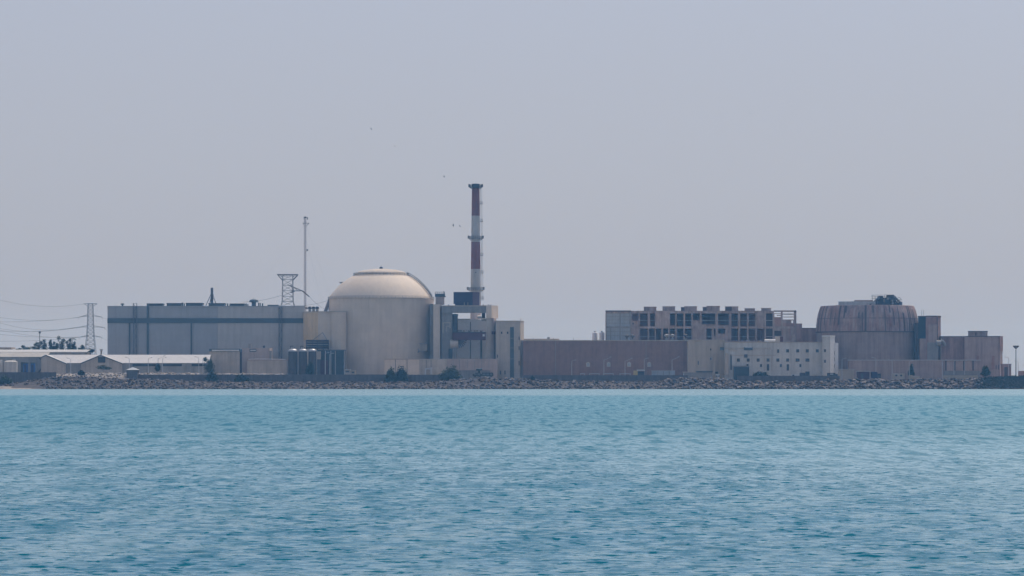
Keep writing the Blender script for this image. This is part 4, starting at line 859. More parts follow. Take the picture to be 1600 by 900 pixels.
for px, wpx, lab in ((-3.5, 14, 'white round tank cut by the photo edge, before the warehouse'), (17, 20.6, 'white round tank with low domed top before the warehouse')):
    y = 1450; x = X(px, y); r = S(wpx/2, y); z1 = Z(565, y)
    t = thing('water_tank', lab, 'tank', px, y, 'white water tanks')
    MB().lathe(x, y, [(r, GZ-.2), (r, z1)], 32).build('shell', 'pale', t); MB().lathe(x, y, [(r*1.01, z1-.1), (r*.7, z1+.45), (.05, z1+.6)], 32).build('top', 'pale', t)
    MB().box(x+.8, x+2.2, y-.8, y+.8, z1+.3, z1+1.0).build('hatch', 'white', t)
for px, lab in ((39.6, 'bright blue portable cabin before the warehouse, beside the white tank'), (51, 'bright blue portable cabin before the warehouse, beside the outside stair')):
    y = 1452; t = thing('portable_cabin', lab, 'cabin', px, y, 'blue portable cabins')
    MB().pb(px-3.2, px+3.2, 568, None, y, 2.2).build('cabin_body', 'blue', t); MB().pb(px-3.5, px+3.5, 566.4, 568.1, y-.2, 2.6).build('roof', 'band', t); MB().pb(px-2.0, px+1.4, 570, None, y-.12, .2).build('door', 'navy', t)

# ------------------------------------------------------------------ perimeter walls, kiosk, rubble
def perimeter(px0, px1, py0, Y, label, m='fence'):
    t = thing('perimeter_wall', label, 'wall', (px0+px1)/2, Y)
    b = MB(); b.box(X(px0,Y), X(px1,Y), Y, Y+0.35, 2.6, Z(py0,Y)); b.build('wall_panel', m, t)
    x = X(px0,Y); b = MB()
    while x < X(px1,Y)-0.2: b.box(x, x+0.35, Y-0.14, Y+0.5, 2.6, Z(py0,Y)+0.12); x += 3.25
    b.build('posts', 'fence', t)['kind'] = 'stuff'
perimeter(-200, 88, 581.6, 1413, 'dark concrete wall below the white tanks and blue cabins')
perimeter(214, 606, 585.2, 1412, 'dark panelled concrete wall below the dark tanks and pump house')
perimeter(633, 704, 585.6, 1412, 'short dark panelled wall between the two shore shrubs')
perimeter(818, 1075, 586.2, 1412, 'dark wall running along below the long brown hall')
perimeter(1152, 1312, 587.2, 1412, 'dark wall running below the pale office windows')
t = thing('guard_kiosk', 'dark square kiosk with pale pyramid roof on the rocky shore', 'kiosk', 207, 1410)
MB().pb(197.6, 215, 578, None, 1410, 5.5).build('wall', 'fence', t); y = 1410; b = MB(); z0 = Z(578, y); x0, x1 = X(196.4,y), X(216.4,y); xm = (x0+x1)/2
b.add([(x0,y-.4,z0),(x1,y-.4,z0),(x1,y+6,z0),(x0,y+6,z0),(xm,y+2.8,Z(573.6,y))], [(0,1,4),(1,2,4),(2,3,4),(3,0,4),(3,2,1,0)]); b.build('roof', 'panel', t)
b = MB(); rs2 = random.Random(3)
def mound(px, Y):
    v = min(max((Y-1414)/18, 0), 1)
    return GZ - .2 + np.interp(px, [58, 84, 200, 330, 440, 456], [0, 3.6, 4.0, 3.7, 3.5, 0.2]) * math.sin(math.pi*v)**.8 * (1 + .16*mnoise.noise((px*.11, Y*.2, 2)))
gp = np.linspace(58, 456, 120); gq = np.linspace(1414, 1432, 9)
for i in range(119):
    for j in range(8): b.add([(X(p, q), q, mound(p, q)) for p, q in ((gp[i], gq[j]), (gp[i+1], gq[j]), (gp[i+1], gq[j+1]), (gp[i], gq[j+1]))], [(0,1,2,3)])
for i in range(900):
    px = rs2.uniform(64, 450); Y = rs2.uniform(1415, 1428)
    b.rock((X(px, Y), Y, mound(px, Y) + .1), rs2.uniform(.18, .62), 1)
struct(b.build('rubble', 'rubble'), 'stuff')
t = MB(); y = 1419; rs2 = random.Random(4); pts = []
for i in range(25):
    for j in range(9):
        u = i/24; v = j/8; h = np.interp(u, [0, .12, .7, 1], [0.4, 2.7, 2.8, 0])*math.sin(math.pi*v)**.7
        pts.append((X(449+42*u, y), y-2+7*v, GZ-.2+h+rs2.uniform(0, .16)))
t.add(pts, [(i*9+j, (i+1)*9+j, (i+1)*9+j+1, i*9+j+1) for i in range(24) for j in range(8)], True)
tag(t.build('sand_pile', 'sand', base=(X(470,y), y, GZ)), 'low heap of pale sand in front of the dark tanks', 'sand pile')
b = MB(); k = 1393.0   # concrete steps down the rocks
for i in range(13):
    u = i/12; yy = 1407-14*u; zz = top_z(X(262,1404))*(1-u)+0.35; xx = X(258.5+25*u, yy); b.box(xx, xx+2.2, yy-1.3, yy+.2, zz-1.2, zz)
tag(b.build('shore_steps', 'duct', base=(X(270,1400), 1400, 2)), 'pale concrete steps slanting down the rocks to the water', 'steps')

# ------------------------------------------------------------------ shelters, huts, vehicles along the shore road
proto = None
for px, wpx, lab in ((910.5, 7, 'smallest of the pale low shelters under the brown hall'), (929, 16, 'pale low shelter under the brown hall, beside the smallest one'), (951, 16, 'pale low shelter under the second niche of the brown hall'), (977, 17, 'pale low shelter under the brown hall beside the yellow hut')):
    y = 1426; t = thing('shade_shelter', lab, 'shelter', px, y, 'low shade shelters')
    MB().pb(px-wpx/2, px+wpx/2, 583.4, 584.4, y, 4).build('roof', 'lamp', t)
    for a in (-1, 1):
        for dy in (.3, 3.6): MB().tube((X(px+a*(wpx/2-.6), y), y+dy, GZ), (X(px+a*(wpx/2-.6), y), y+dy, Z(584.2, y)), .12).build('post', 'lamp', t)
    MB().pb(px-wpx/2+1, px+wpx/2-1, 587, None, y+3.5, .2).build('back_panel', 'panel', t)
t = thing('checkpoint_hut', 'small hut with yellow end and white roof before the brown hall', 'hut', 999, 1424); y = 1424
MB().pb(990.2, 996.4, 579, None, y, 4).build('wall', 'yellow', t); MB().pb(996.4, 1006.8, 580, None, y+.1, 3.8).build('cabin', 'tank', t); MB().pb(995.6, 1007.4, 577.6, 579.2, y-.3, 4.6).build('roof', 'white', t); MB().pb(997.4, 1005.6, 580.6, 583.4, y-.05, .2).build('window', 'glass', t)
t = thing('site_container', 'long pale site container before the brown hall', 'container', 1037, 1426); y = 1426
MB().pb(1018.5, 1054.6, 579.6, None, y, 2.6).build('container_body', 'panel', t); MB().pb(1018, 1055, 579, 579.8, y-.1, 2.8).build('roof', 'lamp', t)
for px in (1027, 1036.5, 1046): MB().pb(px-.4, px+.4, 579.9, None, y-.1, .2).build('rib', 'duct', t)
t = thing('low_store', 'low grey store with dark roof before the buff wall', 'building', 1092, 1436); y = 1436
MB().pb(1068, 1113, 581.6, None, y, 6).build('wall', 'duct', t); MB().pb(1088, 1113.6, 579.6, 581.8, y-.4, 7).build('roof', 'band', t); MB().pb(1067.6, 1088, 580.8, 581.8, y-.3, 6.6).build('roof', 'greycream', t)
t = thing('site_hut', 'low dark hut with pale thin roof on the rocks before the rusty dome', 'hut', 1349, 1418); y = 1418
MB().pb(1340.4, 1358.4, 580.6, None, y, 5).build('wall', 'maroon', t); MB().pb(1339.6, 1360.6, 579.4, 580.8, y-.5, 6).build('roof', 'greycream', t); MB().pb(1345, 1349, 583.6, None, y-.1, .2).build('door', 'seam', t)
t = thing('pale_cabin', 'pale flat cabin on the rocks before the brown enclosure', 'cabin', 1404, 1415); y = 1415
MB().pb(1395, 1413.4, 584.4, None, y, 3).build('cabin_body', 'greycream', t); MB().pb(1394.6, 1413.8, 583.7, 584.6, y-.2, 3.4).build('roof', 'pale', t)
for a, b_ in ((1399, 1402), (1406.5, 1409.5)): MB().pb(a, b_, 585.4, 588, y-.08, .2).build('window', 'glass', t)
t = thing('sandy_wall', 'long low sandy wall above the rocks under the brown block', 'wall', 1498, 1409); y = 1409
MB().pb(1474, 1528, 586.4, 592, y, .8).build('wall_body', 'sand', t); MB().pb(1473.6, 1528.4, 585.8, 586.6, y-.1, 1).build('coping', 'rubble', t)
t = thing('sandy_step', 'short pale sandy block above the rocks beside the pale cabin', 'wall', 1428, 1409)
MB().pb(1420.4, 1437, 587.2, 592, y, .8).build('wall_body', 'sand', t); MB().pb(1421, 1426, 586, 587.3, y+.1, .6).build('step', 'sand', t)
t = thing('tan_block', 'low tan shed behind the wall beside the white stair tower', 'shed', 1322, 1428); y = 1428
MB().pb(1312, 1334.6, 577.6, None, y, 5).build('wall', 'beige', t); MB().pb(1311.6, 1335, 576.9, 577.8, y-.3, 5.6).build('roof', 'greycream', t)

def wheels(parent, pxs, Y, r, z):
    for px in pxs:
        for dy in (0.15, 2.2):
            w_ = MB().tube((X(px,Y), Y+dy-.15, z+r), (X(px,Y), Y+dy+.2, z+r), r, r, 14).build('wheel', 'rubber', parent)
            MB().tube((X(px,Y), Y+dy-.2, z+r), (X(px,Y), Y+dy+.24, z+r), r*.5, r*.5, 10).build('rim', 'armylight', w_)
y = 1408; zb = Z(589.2, y)
t = thing('military_vehicle', 'long dark drab vehicle with raised mount on the rocky rise', 'vehicle', 755, y, z=zb)
MB().pb(738.6, 771, 584.6, 587.4, y, 2.6).build('hull', 'army', t); MB().pb(742.5, 751, 582.6, 584.8, y+.2, 2.2).build('cab', 'army', t)
MB().pb(753, 770.4, 582.2, 584.5, y+.1, 2.4).build('cargo_box', 'army', t)
for a, b_ in ((741, 744.6), (746, 750), (754, 758.6), (760, 764), (765.4, 769)): MB().pb(a, b_, 583.6, 585.8, y-.08, .2).build('side_panel', 'armylight', t)
b = MB(); b.lathe(X(748.6, y+1.2), y+1.2, [(.5, Z(582.8, y)), (.45, Z(579.4, y)), (1.5, Z(578.6, y)), (1.5, Z(576.4, y)), (.8, Z(575.4, y))], 12); b.tube(P(745.4, 577.6, y+1), P(752.4, 575.4, y+1), .22); b.build('turret', 'army', t)
wheels(t, (742, 749.5, 761, 767.5), y, .55, zb-.05)
def car(px, Y, lab, paint, L=4.4):
    z = top_z(X(px, 1404))-0.1 if Y < 1412 else GZ
    t = thing('parked_car', lab, 'car', px, Y, z=z); x = X(px, Y); h = L/2
    b = MB(); pr = [(-h,.35),(-h,.85),(-h*.55,.95),(-h*.25,1.0),(h,.9),(h,.35)]
    n = len(pr); b.add([(x+a, Y, z+c) for a, c in pr]+[(x+a, Y+1.75, z+c) for a, c in pr], [tuple(range(n)), tuple(range(n, 2*n))[::-1]]+[(i, i+n, (i+1)%n+n, (i+1)%n) for i in range(n)]); b.build('body', paint, t)
    b = MB(); pr = [(-h*.62,.92),(-h*.32,1.5),(h*.5,1.5),(h*.9,.9)]; n = 4
    b.add([(x+a, Y+.1, z+c) for a, c in pr]+[(x+a, Y+1.65, z+c) for a, c in pr], [tuple(range(n)), tuple(range(n, 2*n))[::-1]]+[(i, i+n, (i+1)%n+n, (i+1)%n) for i in range(n)]); c = b.build('cabin', 'glass', t)
    MB().box(x-h*.33, x+h*.5, Y+.08, Y+1.67, z+1.48, z+1.56).build('roof', paint, c)
    for a in (-h*.62, h*.62):
        for dy in (0.05, 1.7): MB().tube((x+a, Y+dy-.1, z+.33), (x+a, Y+dy+.1, z+.33), .33, .33, 12).build('wheel', 'rubber', t)
    return t
car(720, 1409, 'white car on the rocky rise beside the green shrub', 'white', 3.4)
t = thing('delivery_van', 'white van roof showing over the dark wall below the pale office', 'van', 1243, 1417); y = 1417
MB().pb(1237, 1248.6, 584.8, None, y, 2).build('body', 'white', t); MB().pb(1238, 1241, 585.4, 588, y-.05, .1).build('window', 'glass', t); wheels(t, (1239.5, 1246), y, .38, GZ)
t = thing('dark_truck', 'dark boxy truck between the pale office and dark wall', 'truck', 1257, 1418); y = 1418
MB().pb(1250, 1258.6, 582.4, None, y, 2.4).build('cargo_box', 'tank', t); MB().pb(1258.8, 1265, 580.4, None, y+.1, 2.2).build('cab', 'darksteel', t); MB().pb(1260, 1264.4, 581.2, 584, y, .2).build('window', 'glass', t); wheels(t, (1252, 1262.5), y, .45, GZ)
t = thing('dark_truck', 'dark boxy truck parked at the foot of the white stair tower', 'truck', 1300, 1414); y = 1414
MB().pb(1293, 1305.4, 582.6, None, y, 2.4).build('cargo_box', 'tank', t); MB().pb(1305.5, 1309, 584.4, None, y+.1, 2.2).build('cab', 'darksteel', t); MB().pb(1297, 1302, 583.6, 585.4, y-.06, .1).build('side_panel', 'lamp', t); wheels(t, (1295.4, 1306), y, .45, GZ)
t = thing('dark_truck', 'dark truck beside the low hut before the rusty dome', 'truck', 1369, 1416); y = 1416
MB().pb(1361.6, 1371, 581, None, y, 2.4).build('cargo_box', 'navy', t); MB().pb(1371.2, 1376.6, 583.6, None, y+.1, 2.2).build('cab', 'tank', t); MB().pb(1372.4, 1375.8, 584.4, 586.4, y, .2).build('window', 'glass', t); wheels(t, (1364, 1373.6), y, .45, GZ)
t = thing('white_pickup', 'small white pickup below the buttressed buff wall', 'pickup', 1121, 1409); y = 1409
MB().pb(1118.6, 1124.6, 584.2, 587.2, y, 1.9).build('body', 'white', t); MB().pb(1118, 1122, 580.6, 584.3, y+.3, 1.5).build('cab', 'army', t); wheels(t, (1119.8, 1123.6), y, .36, Z(588.4, y))
for a, b_, c, lab in ((538.6, 547, 577.4, 'taller of two pale crates at the foot of the dome'), (548, 555, 578.8, 'lower of two pale crates at the foot of the dome')):
    t = thing('site_crate', lab, 'crate', (a+b_)/2, 1424); MB().pb(a, b_, c, None, 1424, 2.6).build('crate_body', 'greycream', t); MB().pb(a-.3, b_+.3, c-.6, c+.1, 1423.8, 3).build('lid', 'pale', t); MB().pb(a+1.4, b_-1.4, c+2, c+4.4, 1423.9, .3).build('vent_grille', 'band', t)

# ------------------------------------------------------------------ lamps
def lamp_at(px, pytop, Y, lab, side=1, long=False, proto_=[None]):
    h = Z(pytop, Y) - GZ
    t = thing('street_lamp', lab, 'street lamp', px, Y, 'street lamps along the shore road')
    x = X(px, Y); z1 = GZ + h
    MB().tube((x, Y, GZ-.2), (x, Y, z1-.5), .18, .11, 6).build('pole', 'lamp', t); k = MB(); L = 3.4 if long else 1.8
    k.path([(x, Y, z1-.55), (x+side*L*.4, Y, z1-.15), (x+side*L, Y, z1+(.9 if long else 0))], .08); k.build('arm', 'lamp', t)
    k = MB(); xx = x+side*L; zz = z1+(.9 if long else 0); k.box(xx-.45, xx+.45, Y-.2, Y+.2, zz-.05, zz+.16); k.build('lamp_head', 'lamp', t)
for px, py, Y, lab, sd, lg in (
    (110.6, 559.6, 1428, 'street lamp before the white shed roof between its two gables', -1, 0),
    (202, 558.6, 1428, 'double-spaced street lamp before the white roof just past the second gable', -1, 0),
    (231.6, 559, 1440, 'street lamp before the middle of the white shed roof, dim and thin', 1, 0),
    (247, 558.8, 1426, 'street lamp before the white shed roof, arm rising beside a small bush', 1, 1),
    (254, 558.8, 1432, 'street lamp before the white shed roof with flat arm', 1, 0),
    (310.6, 557.6, 1428, 'street lamp before the end of the white shed roof', -1, 0),
    (317, 559.6, 1430, 'street lamp at the end of the white shed roof beside the dark tree', 1, 0),
    (893.4, 562.6, 1432, 'short-armed street lamp before the plain half of the brown hall', 1, 0),
    (943.6, 560.6, 1432, 'street lamp with long arm between first and second niche of the brown hall', 1, 1),
    (976.6, 562.6, 1432, 'street lamp with long arm between second and third niche of the brown hall', 1, 1),
    (1006.6, 559.6, 1432, 'street lamp beside the yellow hut before the brown hall', 1, 0),
    (1050, 560.4, 1432, 'street lamp before the end of the brown hall, at the pale container', 1, 1),
    (1315.6, 559.8, 1424, 'street lamp before the drum of the unfinished reactor, nearest the white stair tower', 1, 0),
    (1368.6, 558.6, 1440, 'faint street lamp before the middle of the unfinished reactor', -1, 0),
    (1394, 562.4, 1422, 'dark-based street lamp behind the pale cabin', -1, 0),
    (1420.8, 563.6, 1422, 'street lamp above the sandy block before the brown enclosure', 1, 0),
    (1472.4, 562.4, 1422, 'street lamp at the near end of the sandy wall', 1, 0),
    (1490.6, 562.8, 1422, 'street lamp over the middle of the sandy wall', 1, 0),
    (1507.4, 562.8, 1422, 'street lamp over the far end of the sandy wall', 1, 0),
    (1576, 558, 1440, 'street lamp above the small brown gate hut', -1, 0),
    (1591, 564, 1500, 'distant street lamp beyond the tall floodlight mast', -1, 0),
    (508, 551, 1420, 'street lamp before the dark glassy block, nearest the tanks', 1, 0),
    (515, 552, 1422, 'street lamp before the dark glassy block, nearest the dome', 1, 0)): lamp_at(px, py, Y, lab, sd, lg)
t = thing('floodlight_mast', 'tall floodlight mast with round lamp crown beside the brown block', 'floodlight mast', 1587.4, 1460); y = 1460
MB().tube((X(1587.4,y), y, GZ-.2), P(1587.4, 541, y), .3, .2, 8).build('pole', 'steel', t); x = X(1587.4, y)
MB().lathe(x, y, [(.3, Z(545, y)), (1.0, Z(543.6, y)), (1.1, Z(542.4, y)), (.3, Z(541.6, y))], 12).build('lamp_ring', 'steel', t)
for i in range(6):
    a = i*math.pi/3; xx, yy = x+1.1*math.cos(a), y+1.0*math.sin(a); MB().box(xx-.35, xx+.35, yy-.35, yy+.35, Z(542.2, y), Z(540.0, y)).build('floodlight', 'tank', t)
t = thing('camera_pole', 'thin dark pole with small head rising over the trees', 'pole', 62, 1530); y = 1530
MB().tube((X(62,y), y, GZ-.2), P(62, 520, y), .2, .16, 6).build('pole', 'darksteel', t); MB().pb(60.4, 63.4, 518, 521, y-.4, .8).build('head', 'darksteel', t)
t = thing('vent_cowl', 'small cowl standing between the pylon and the grey hall', 'vent', 158, 1505); y = 1505
MB().pb(156.9, 159.1, 547.5, None, y, .8).build('duct', 'greycream', t); MB().pb(155.8, 160.2, 545.6, 547.6, y-.3, 1.4).build('cowl', 'pale', t)

# ------------------------------------------------------------------ lattice towers, mast, wires
def lattice(b, px, Y, secs, r=.13, xb=True):
    """secs: (py, half width px) from the top down"""
    x = X(px, Y); lv = [(Z(py, Y), S(hw, Y)) for py, hw in secs]
    for (z1, w1), (z0, w0) in zip(lv[:-1], lv[1:]):
        c1 = [(x-w1, Y-w1), (x+w1, Y-w1), (x+w1, Y+w1), (x-w1, Y+w1)]; c0 = [(x-w0, Y-w0), (x+w0, Y-w0), (x+w0, Y+w0), (x-w0, Y+w0)]
        for i in range(4):
            j = (i+1) % 4
            b.tube((*c1[i], z1), (*c0[i], z0), r*1.35); b.tube((*c1[i], z1), (*c1[j], z1), r*.8)
            b.tube((*c1[i], z1), (*c0[j], z0), r*.8); b.tube((*c1[j], z1), (*c0[i], z0), r*.8)
    return b
YP = 1640
t = thing('power_pylon', 'tall lattice power pylon with four crossarms by the tree row', 'pylon', 141.4, YP)
hws = [(475, 3.6), (481, 3.9), (487.5, 4.0), (494, 4.2), (500.5, 4.4), (507, 4.6), (513, 4.9), (519, 5.2), (525, 5.5), (531.5, 6.2), (538, 6.8), (545, 7.4), (556, 8.2), (590, 11)]
lattice(MB(), 141.4, YP, hws, .078).build('lattice_body', 'steel', t)
def arm(px, py, Y, half, parent, droop=1.0, r=.085, w=1.5):
    b = MB()
    for sg in (-1, 1):
        tip = (X(px+sg*half, Y), Y, Z(py+droop, Y))
        for dy in (-w, w):
            b.tube((X(px+sg*4, Y), Y+dy, Z(py-1.6, Y)), tip, r); b.tube((X(px+sg*4, Y), Y+dy, Z(py+.6, Y)), tip, r)
        for f in (.3, .6): b.tube((X(px+sg*(4+(half-4)*f), Y), Y, Z(py-1.6+(droop+1.6)*f, Y)), (X(px+sg*(4+(half-4)*min(f+.15,1)), Y), Y, Z(py+.6+(droop-.6)*f, Y)), r*.7)
        b.tube(tip, (tip[0], tip[1], tip[2]-1.0), .1)
    return b.build('crossarm', 'steel', parent)
b = MB()
for sg in (-1, 1): b.tube(P(141.4, 474.4, YP), P(141.4+sg*10.4, 474.6, YP), .16); b.tube(P(141.4+sg*3.8, 478.5, YP), P(141.4+sg*10.4, 474.6, YP), .12)
b.build('crossarm', 'steel', t)
arm(141.4, 493.2, YP, 18.2, t, 2.4); arm(141.4, 510.2, YP, 22.4, t, 1.6); arm(141.4, 525.4, YP, 17.6, t, 1.4)
def wire(p, q, sag, lab, r=.055, name='power_line', cat='power line', n=24, grp='power lines from the pylon'):
    p, q = Vector(p), Vector(q); pts = []
    for i in range(n+1):
        u = i/n; v = p.lerp(q, u); v.z -= 4*sag*u*(1-u); pts.append(v)
    b = MB(); b.path(pts, r, 4); o = b.build(name, 'wire', None, base=tuple(p)); tag(o, lab, cat, grp); return o
for px0, py0, px1, py1, sag, lab in (
    (123, 495.6, -14, 493.6, 2.2, 'power line from the upper pylon arm, upper strand at the photo edge'),
    (123, 496, -14, 502.5, 1.0, 'power line from the upper pylon arm, flat strand at the photo edge'),
    (119, 511.8, -14, 500, 3.2, 'power line from the middle pylon arm, crossing below the upper strands'),
    (119, 512, -14, 511, 2.4, 'power line from the middle pylon arm, nearly level strand'),
    (124, 526.8, -14, 512.4, 2.0, 'power line from the lower pylon arm, steep strand'),
    (124, 527, -14, 533, .8, 'power line from the lower pylon arm, falling to the warehouse'),
    (131, 474.8, -14, 465, 3.0, 'thin earth wire from the pylon top'),
    (119, 511.4, -14, 516.5, 1.4, 'power line from the middle pylon arm, dropping to the thin pole'),
    (124, 526.4, -14, 521, 1.0, 'power line from the lower pylon arm, shallow strand above the tree row')):
    wire(P(px0, py0, YP), P(px1, py1, YP-40), sag, lab, .06)
for px0, py0, px1, py1, lab in ((159.6, 495.8, 171, 499, 'short line from upper pylon arm to grey hall'), (163.6, 512, 171, 521, 'short line from middle pylon arm to grey hall'), (158.8, 527, 171, 533, 'short line from lower pylon arm to grey hall')):
    wire(P(px0, py0, YP), P(px1, py1, YP-20), .3, lab, .05)
YP2 = 1600
t = thing('gantry_pylon', 'square lattice pylon with flared top rising behind the grey hall', 'pylon', 449.6, YP2)
lattice(MB(), 449.6, YP2, [(430, 8.0), (437, 7.8), (445.6, 8.0), (454.2, 8.2), (463, 8.3), (471, 8.5), (479, 10.5), (500, 12), (540, 14), (590, 17)], .09).build('lattice_body', 'steel', t)
b = MB()
for dy in (-2, 2): b.tube((X(433.6,YP2), YP2+dy, Z(429, YP2)), (X(465.6,YP2), YP2+dy, Z(429, YP2)), .22)
for sg in (-1, 1):
    for dy in (-2, 2): b.tube((X(449.6+sg*16,YP2), YP2+dy, Z(429, YP2)), (X(449.6+sg*8,YP2), YP2+dy, Z(438, YP2)), .2)
    b.tube(P(449.6+sg*12, 429, YP2), P(449.6+sg*8, 433, YP2), .14)
for k in range(6): b.tube(P(435+5*k, 429, YP2), P(440+5*k, 432.4, YP2), .12)
b.build('flared_crown', 'steel', t); b = MB()
for dy in (-2, 2):
    b.tube((X(449.6,YP2), YP2+dy, Z(444.8, YP2)), P(472.4, 454.4, YP2), .24); b.tube((X(457,YP2), YP2+dy, Z(454.4, YP2)), P(472.4, 454.4, YP2), .24); b.tube((X(454,YP2), YP2+dy, Z(457.4, YP2)), (X(461,YP2), YP2+dy, Z(454.4, YP2)), .18)
for a, c, d, e in ((455, 447.2, 458, 454.2), (460.5, 449.4, 458, 454.2), (460.5, 449.4, 465, 454.2)): b.tube(P(a, c, YP2), P(d, e, YP2), .14)
b.build('boom', 'steel', t); b = MB()
b.tube(P(472.4, 454.4, YP2), P(483.4, 463.4, YP2), .34, .3); b.build('insulator_string', 'darksteel', t)
wire(P(483.4, 463.4, YP2), P(509, 484, YP2-60), .8, 'line falling from the gantry pylon boom to the cream annex', .09, grp='lines from the gantry pylon')
wire(P(441, 461, YP2), P(380, 472, YP2-40), .8, 'line from the gantry pylon down to the grey hall roof', .09, grp='lines from the gantry pylon')
wire(P(459, 477, YP2), P(514, 469, YP2-40), 1.0, 'thin line running level behind the mast to the dome rim', .06, grp='lines from the gantry pylon')
YMa = 1590
t = thing('guyed_mast', 'very tall thin guyed lattice mast between grey hall and dome', 'mast', 476.8, YMa)
x = X(476.8, YMa); hw = S(1.55, YMa); b = MB(); z0, z1 = GZ, Z(339.5, YMa); c = [(x-hw, YMa-hw), (x+hw, YMa-hw), (x, YMa+hw)]
for p in c: b.tube((*p, z0), (*p, z1), .09)
n = 72
for i in range(n):
    za, zb_ = z0+(z1-z0)*i/n, z0+(z1-z0)*(i+1)/n
    for j in range(3): b.tube((*c[j], za), (*c[(j+1)%3], zb_), .05, .05, 4); b.tube((*c[j], zb_), (*c[(j+1)%3], zb_), .05, .05, 4)
b.build('lattice_body', 'mast', t); b = MB()
b.pb(474.6, 475.4, 338.6, 343, YMa-.8, .5); b.pb(479.8, 481, 339.4, 343, YMa-.8, .5); b.pb(475.8, 478.8, 338.4, 340.6, YMa-.8, 1); b.tube(P(473.4, 348.6, YMa), P(483, 348.8, YMa), .16); b.tube(P(479, 352.6, YMa), P(483, 348.8, YMa), .14); b.tube(P(474, 351, YMa), P(473.2, 348, YMa), .14); b.pb(479, 481, 389.4, 392, YMa-.6, .6)
b.build('antenna', 'darksteel', t)
for a, c_, d, e, lab in ((475, 352, 385, 471, 'guy wire from the tall mast down to the grey hall roof'), (478.6, 352, 516, 462, 'guy wire from the tall mast down to the dome rim'), (478.6, 376, 504, 475, 'inner guy wire from the tall mast to the cream annex'), (475, 430, 452, 470, 'short lower guy wire from the tall mast towards the gantry pylon')):
    wire(P(a, c_, YMa), P(d, e, YMa-30), .4, lab, .022, 'guy_wire', 'guy wire', 16, 'guy wires of the mast')

# ------------------------------------------------------------------ trees, shrubs, ground cover
def tree(px, Y, pytop, wpx, lab, m='leaf_a', name='tree', cat='tree', pyb=None, n=420, grp=None, zb=None, lobes=7, trunk=True):
    z0 = GZ if zb is None else zb
    t = thing(name, lab, cat, px, Y, grp, z=z0); x = X(px, Y); zt = Z(pytop, Y); h = zt - z0; w_ = S(wpx/2, Y)
    zc0 = z0 + h*0.25 if pyb is None else Z(pyb, Y); b = MB(); sp = []
    if not trunk:
        for i in range(lobes*2):
            u = random.uniform(-1, 1); hh = (zt-zc0)*math.sqrt(max(0.05, 1-u*u))*random.uniform(.8, 1.0)
            b.leaves((x+u*w_*.85, Y+random.uniform(-.6, .6)*w_*.5, zc0+hh*.55), (w_*.46, w_*.40, hh*.80), int(n*2.2)//lobes, .44)
        b.build('crown', m, t); return
    for i in range(lobes):
        f = (i+.5)/lobes; zz = zc0 + (zt-zc0)*f; k = w_*(1-.55*f) if i else w_*.8
        cx_ = x + random.uniform(-1, 1)*(w_-k*.55)*.75; sp.append((cx_, zz))
        b.leaves((cx_, Y+random.uniform(-.5,.5)*w_, zz), (k*.62, k*.62, (zt-zc0)/lobes*1.05), n//lobes, .34)
    b.leaves((x, Y, zc0+(zt-zc0)*.4), (w_*.8, w_*.7, (zt-zc0)*.42), n//3, .32)
    b.build('crown', m, t)
    if trunk:
        k = MB(); k.tube((x, Y, z0-.3), (x, Y, zc0+(zt-zc0)*.5), .22, .1, 6)
        for cx_, zz in sp[::2]: k.tube((x, Y, z0+h*.3), (cx_, Y, zz), .1, .05, 4)
        k.build('trunk', 'bark', t)
YTR = 1540
for px, py, wpx, lab in (
    (28, 544.6, 12, 'lowest flat tree at the photo-edge end of the tree row'), (41.5, 540.4, 14, 'low round tree in the tree row before the pole'),
    (57, 535.6, 13, 'dark tree in the row just before the thin pole'), (68, 531.6, 11, 'dark tree in the row just past the thin pole'),
    (80.5, 532, 9, 'slim tree with a gap on each side in the row'), (86.5, 535, 8, 'smaller tree touching the tallest tree of the row'),
    (95.6, 526.6, 12, 'tallest tree of the dark row'), (108, 530.6, 10, 'leaning bushy tree past the tallest one of the row'),
    (115.6, 535.6, 8, 'small tree with drooping tuft at the end of the row'), (127.4, 539.6, 8, 'short tree standing alone before the pylon'),
    (142, 545, 9, 'low bushy tree at the pylon foot')):
    tree(px, YTR, py, wpx*1.45, lab, random.choice(['leaf_a', 'leaf_c', 'leaf_a', 'leaf_c']), n=900, grp='trees behind the warehouses', pyb=551)
t = thing('palm_tree', 'thin palm with spread fronds over the end of the tree row', 'palm tree', 112.6, YTR); x = X(112.6, YTR); k = MB().tube((x, YTR, GZ), P(112.8, 530, YTR), .22, .16, 6); k.build('trunk', 'bark', t); b = MB(); c = Vector(P(112.8, 530, YTR))
for i in range(14):
    a = i*2.4; d = Vector((math.cos(a), math.sin(a)*.7, 0)); pts = [c + d*(.55*j) + Vector((0, 0, .55*j-.17*j*j)) for j in range(5)]
    for p, q in zip(pts[:-1], pts[1:]): b.add([p-Vector((0,.2,.12)), q-Vector((0,.2,.12)), q+Vector((0,.2,.12)), p+Vector((0,.2,.12))], [(0,1,2,3)])
b.build('crown', 'leaf_a', t)
tree(326.5, 1424, 560, 21, 'dark tree standing at the corner between white shed and grey-beige block', 'leaf_a', n=1800, pyb=584)
tree(330.4, 1409, 583, 16, 'dark rounded shrub before the wall, under the corner tree', 'leaf_c', 'shrub', 'shrub', n=560, zb=top_z(X(330,1404))-.4, trunk=False, pyb=596)
tree(379, 1409, 586.6, 19, 'flat dark shrub before the wall under the pump house', 'leaf_c', 'shrub', 'shrub', n=560, zb=top_z(X(379,1404))-.4, trunk=False, pyb=596.4, lobes=5)
tree(611, 1409, 580, 17, 'bushy dark shrub before the wall, first of two touching under the dome', 'leaf_a', 'shrub', 'shrub', n=800, zb=top_z(X(612,1404))-.4, trunk=False, pyb=597)
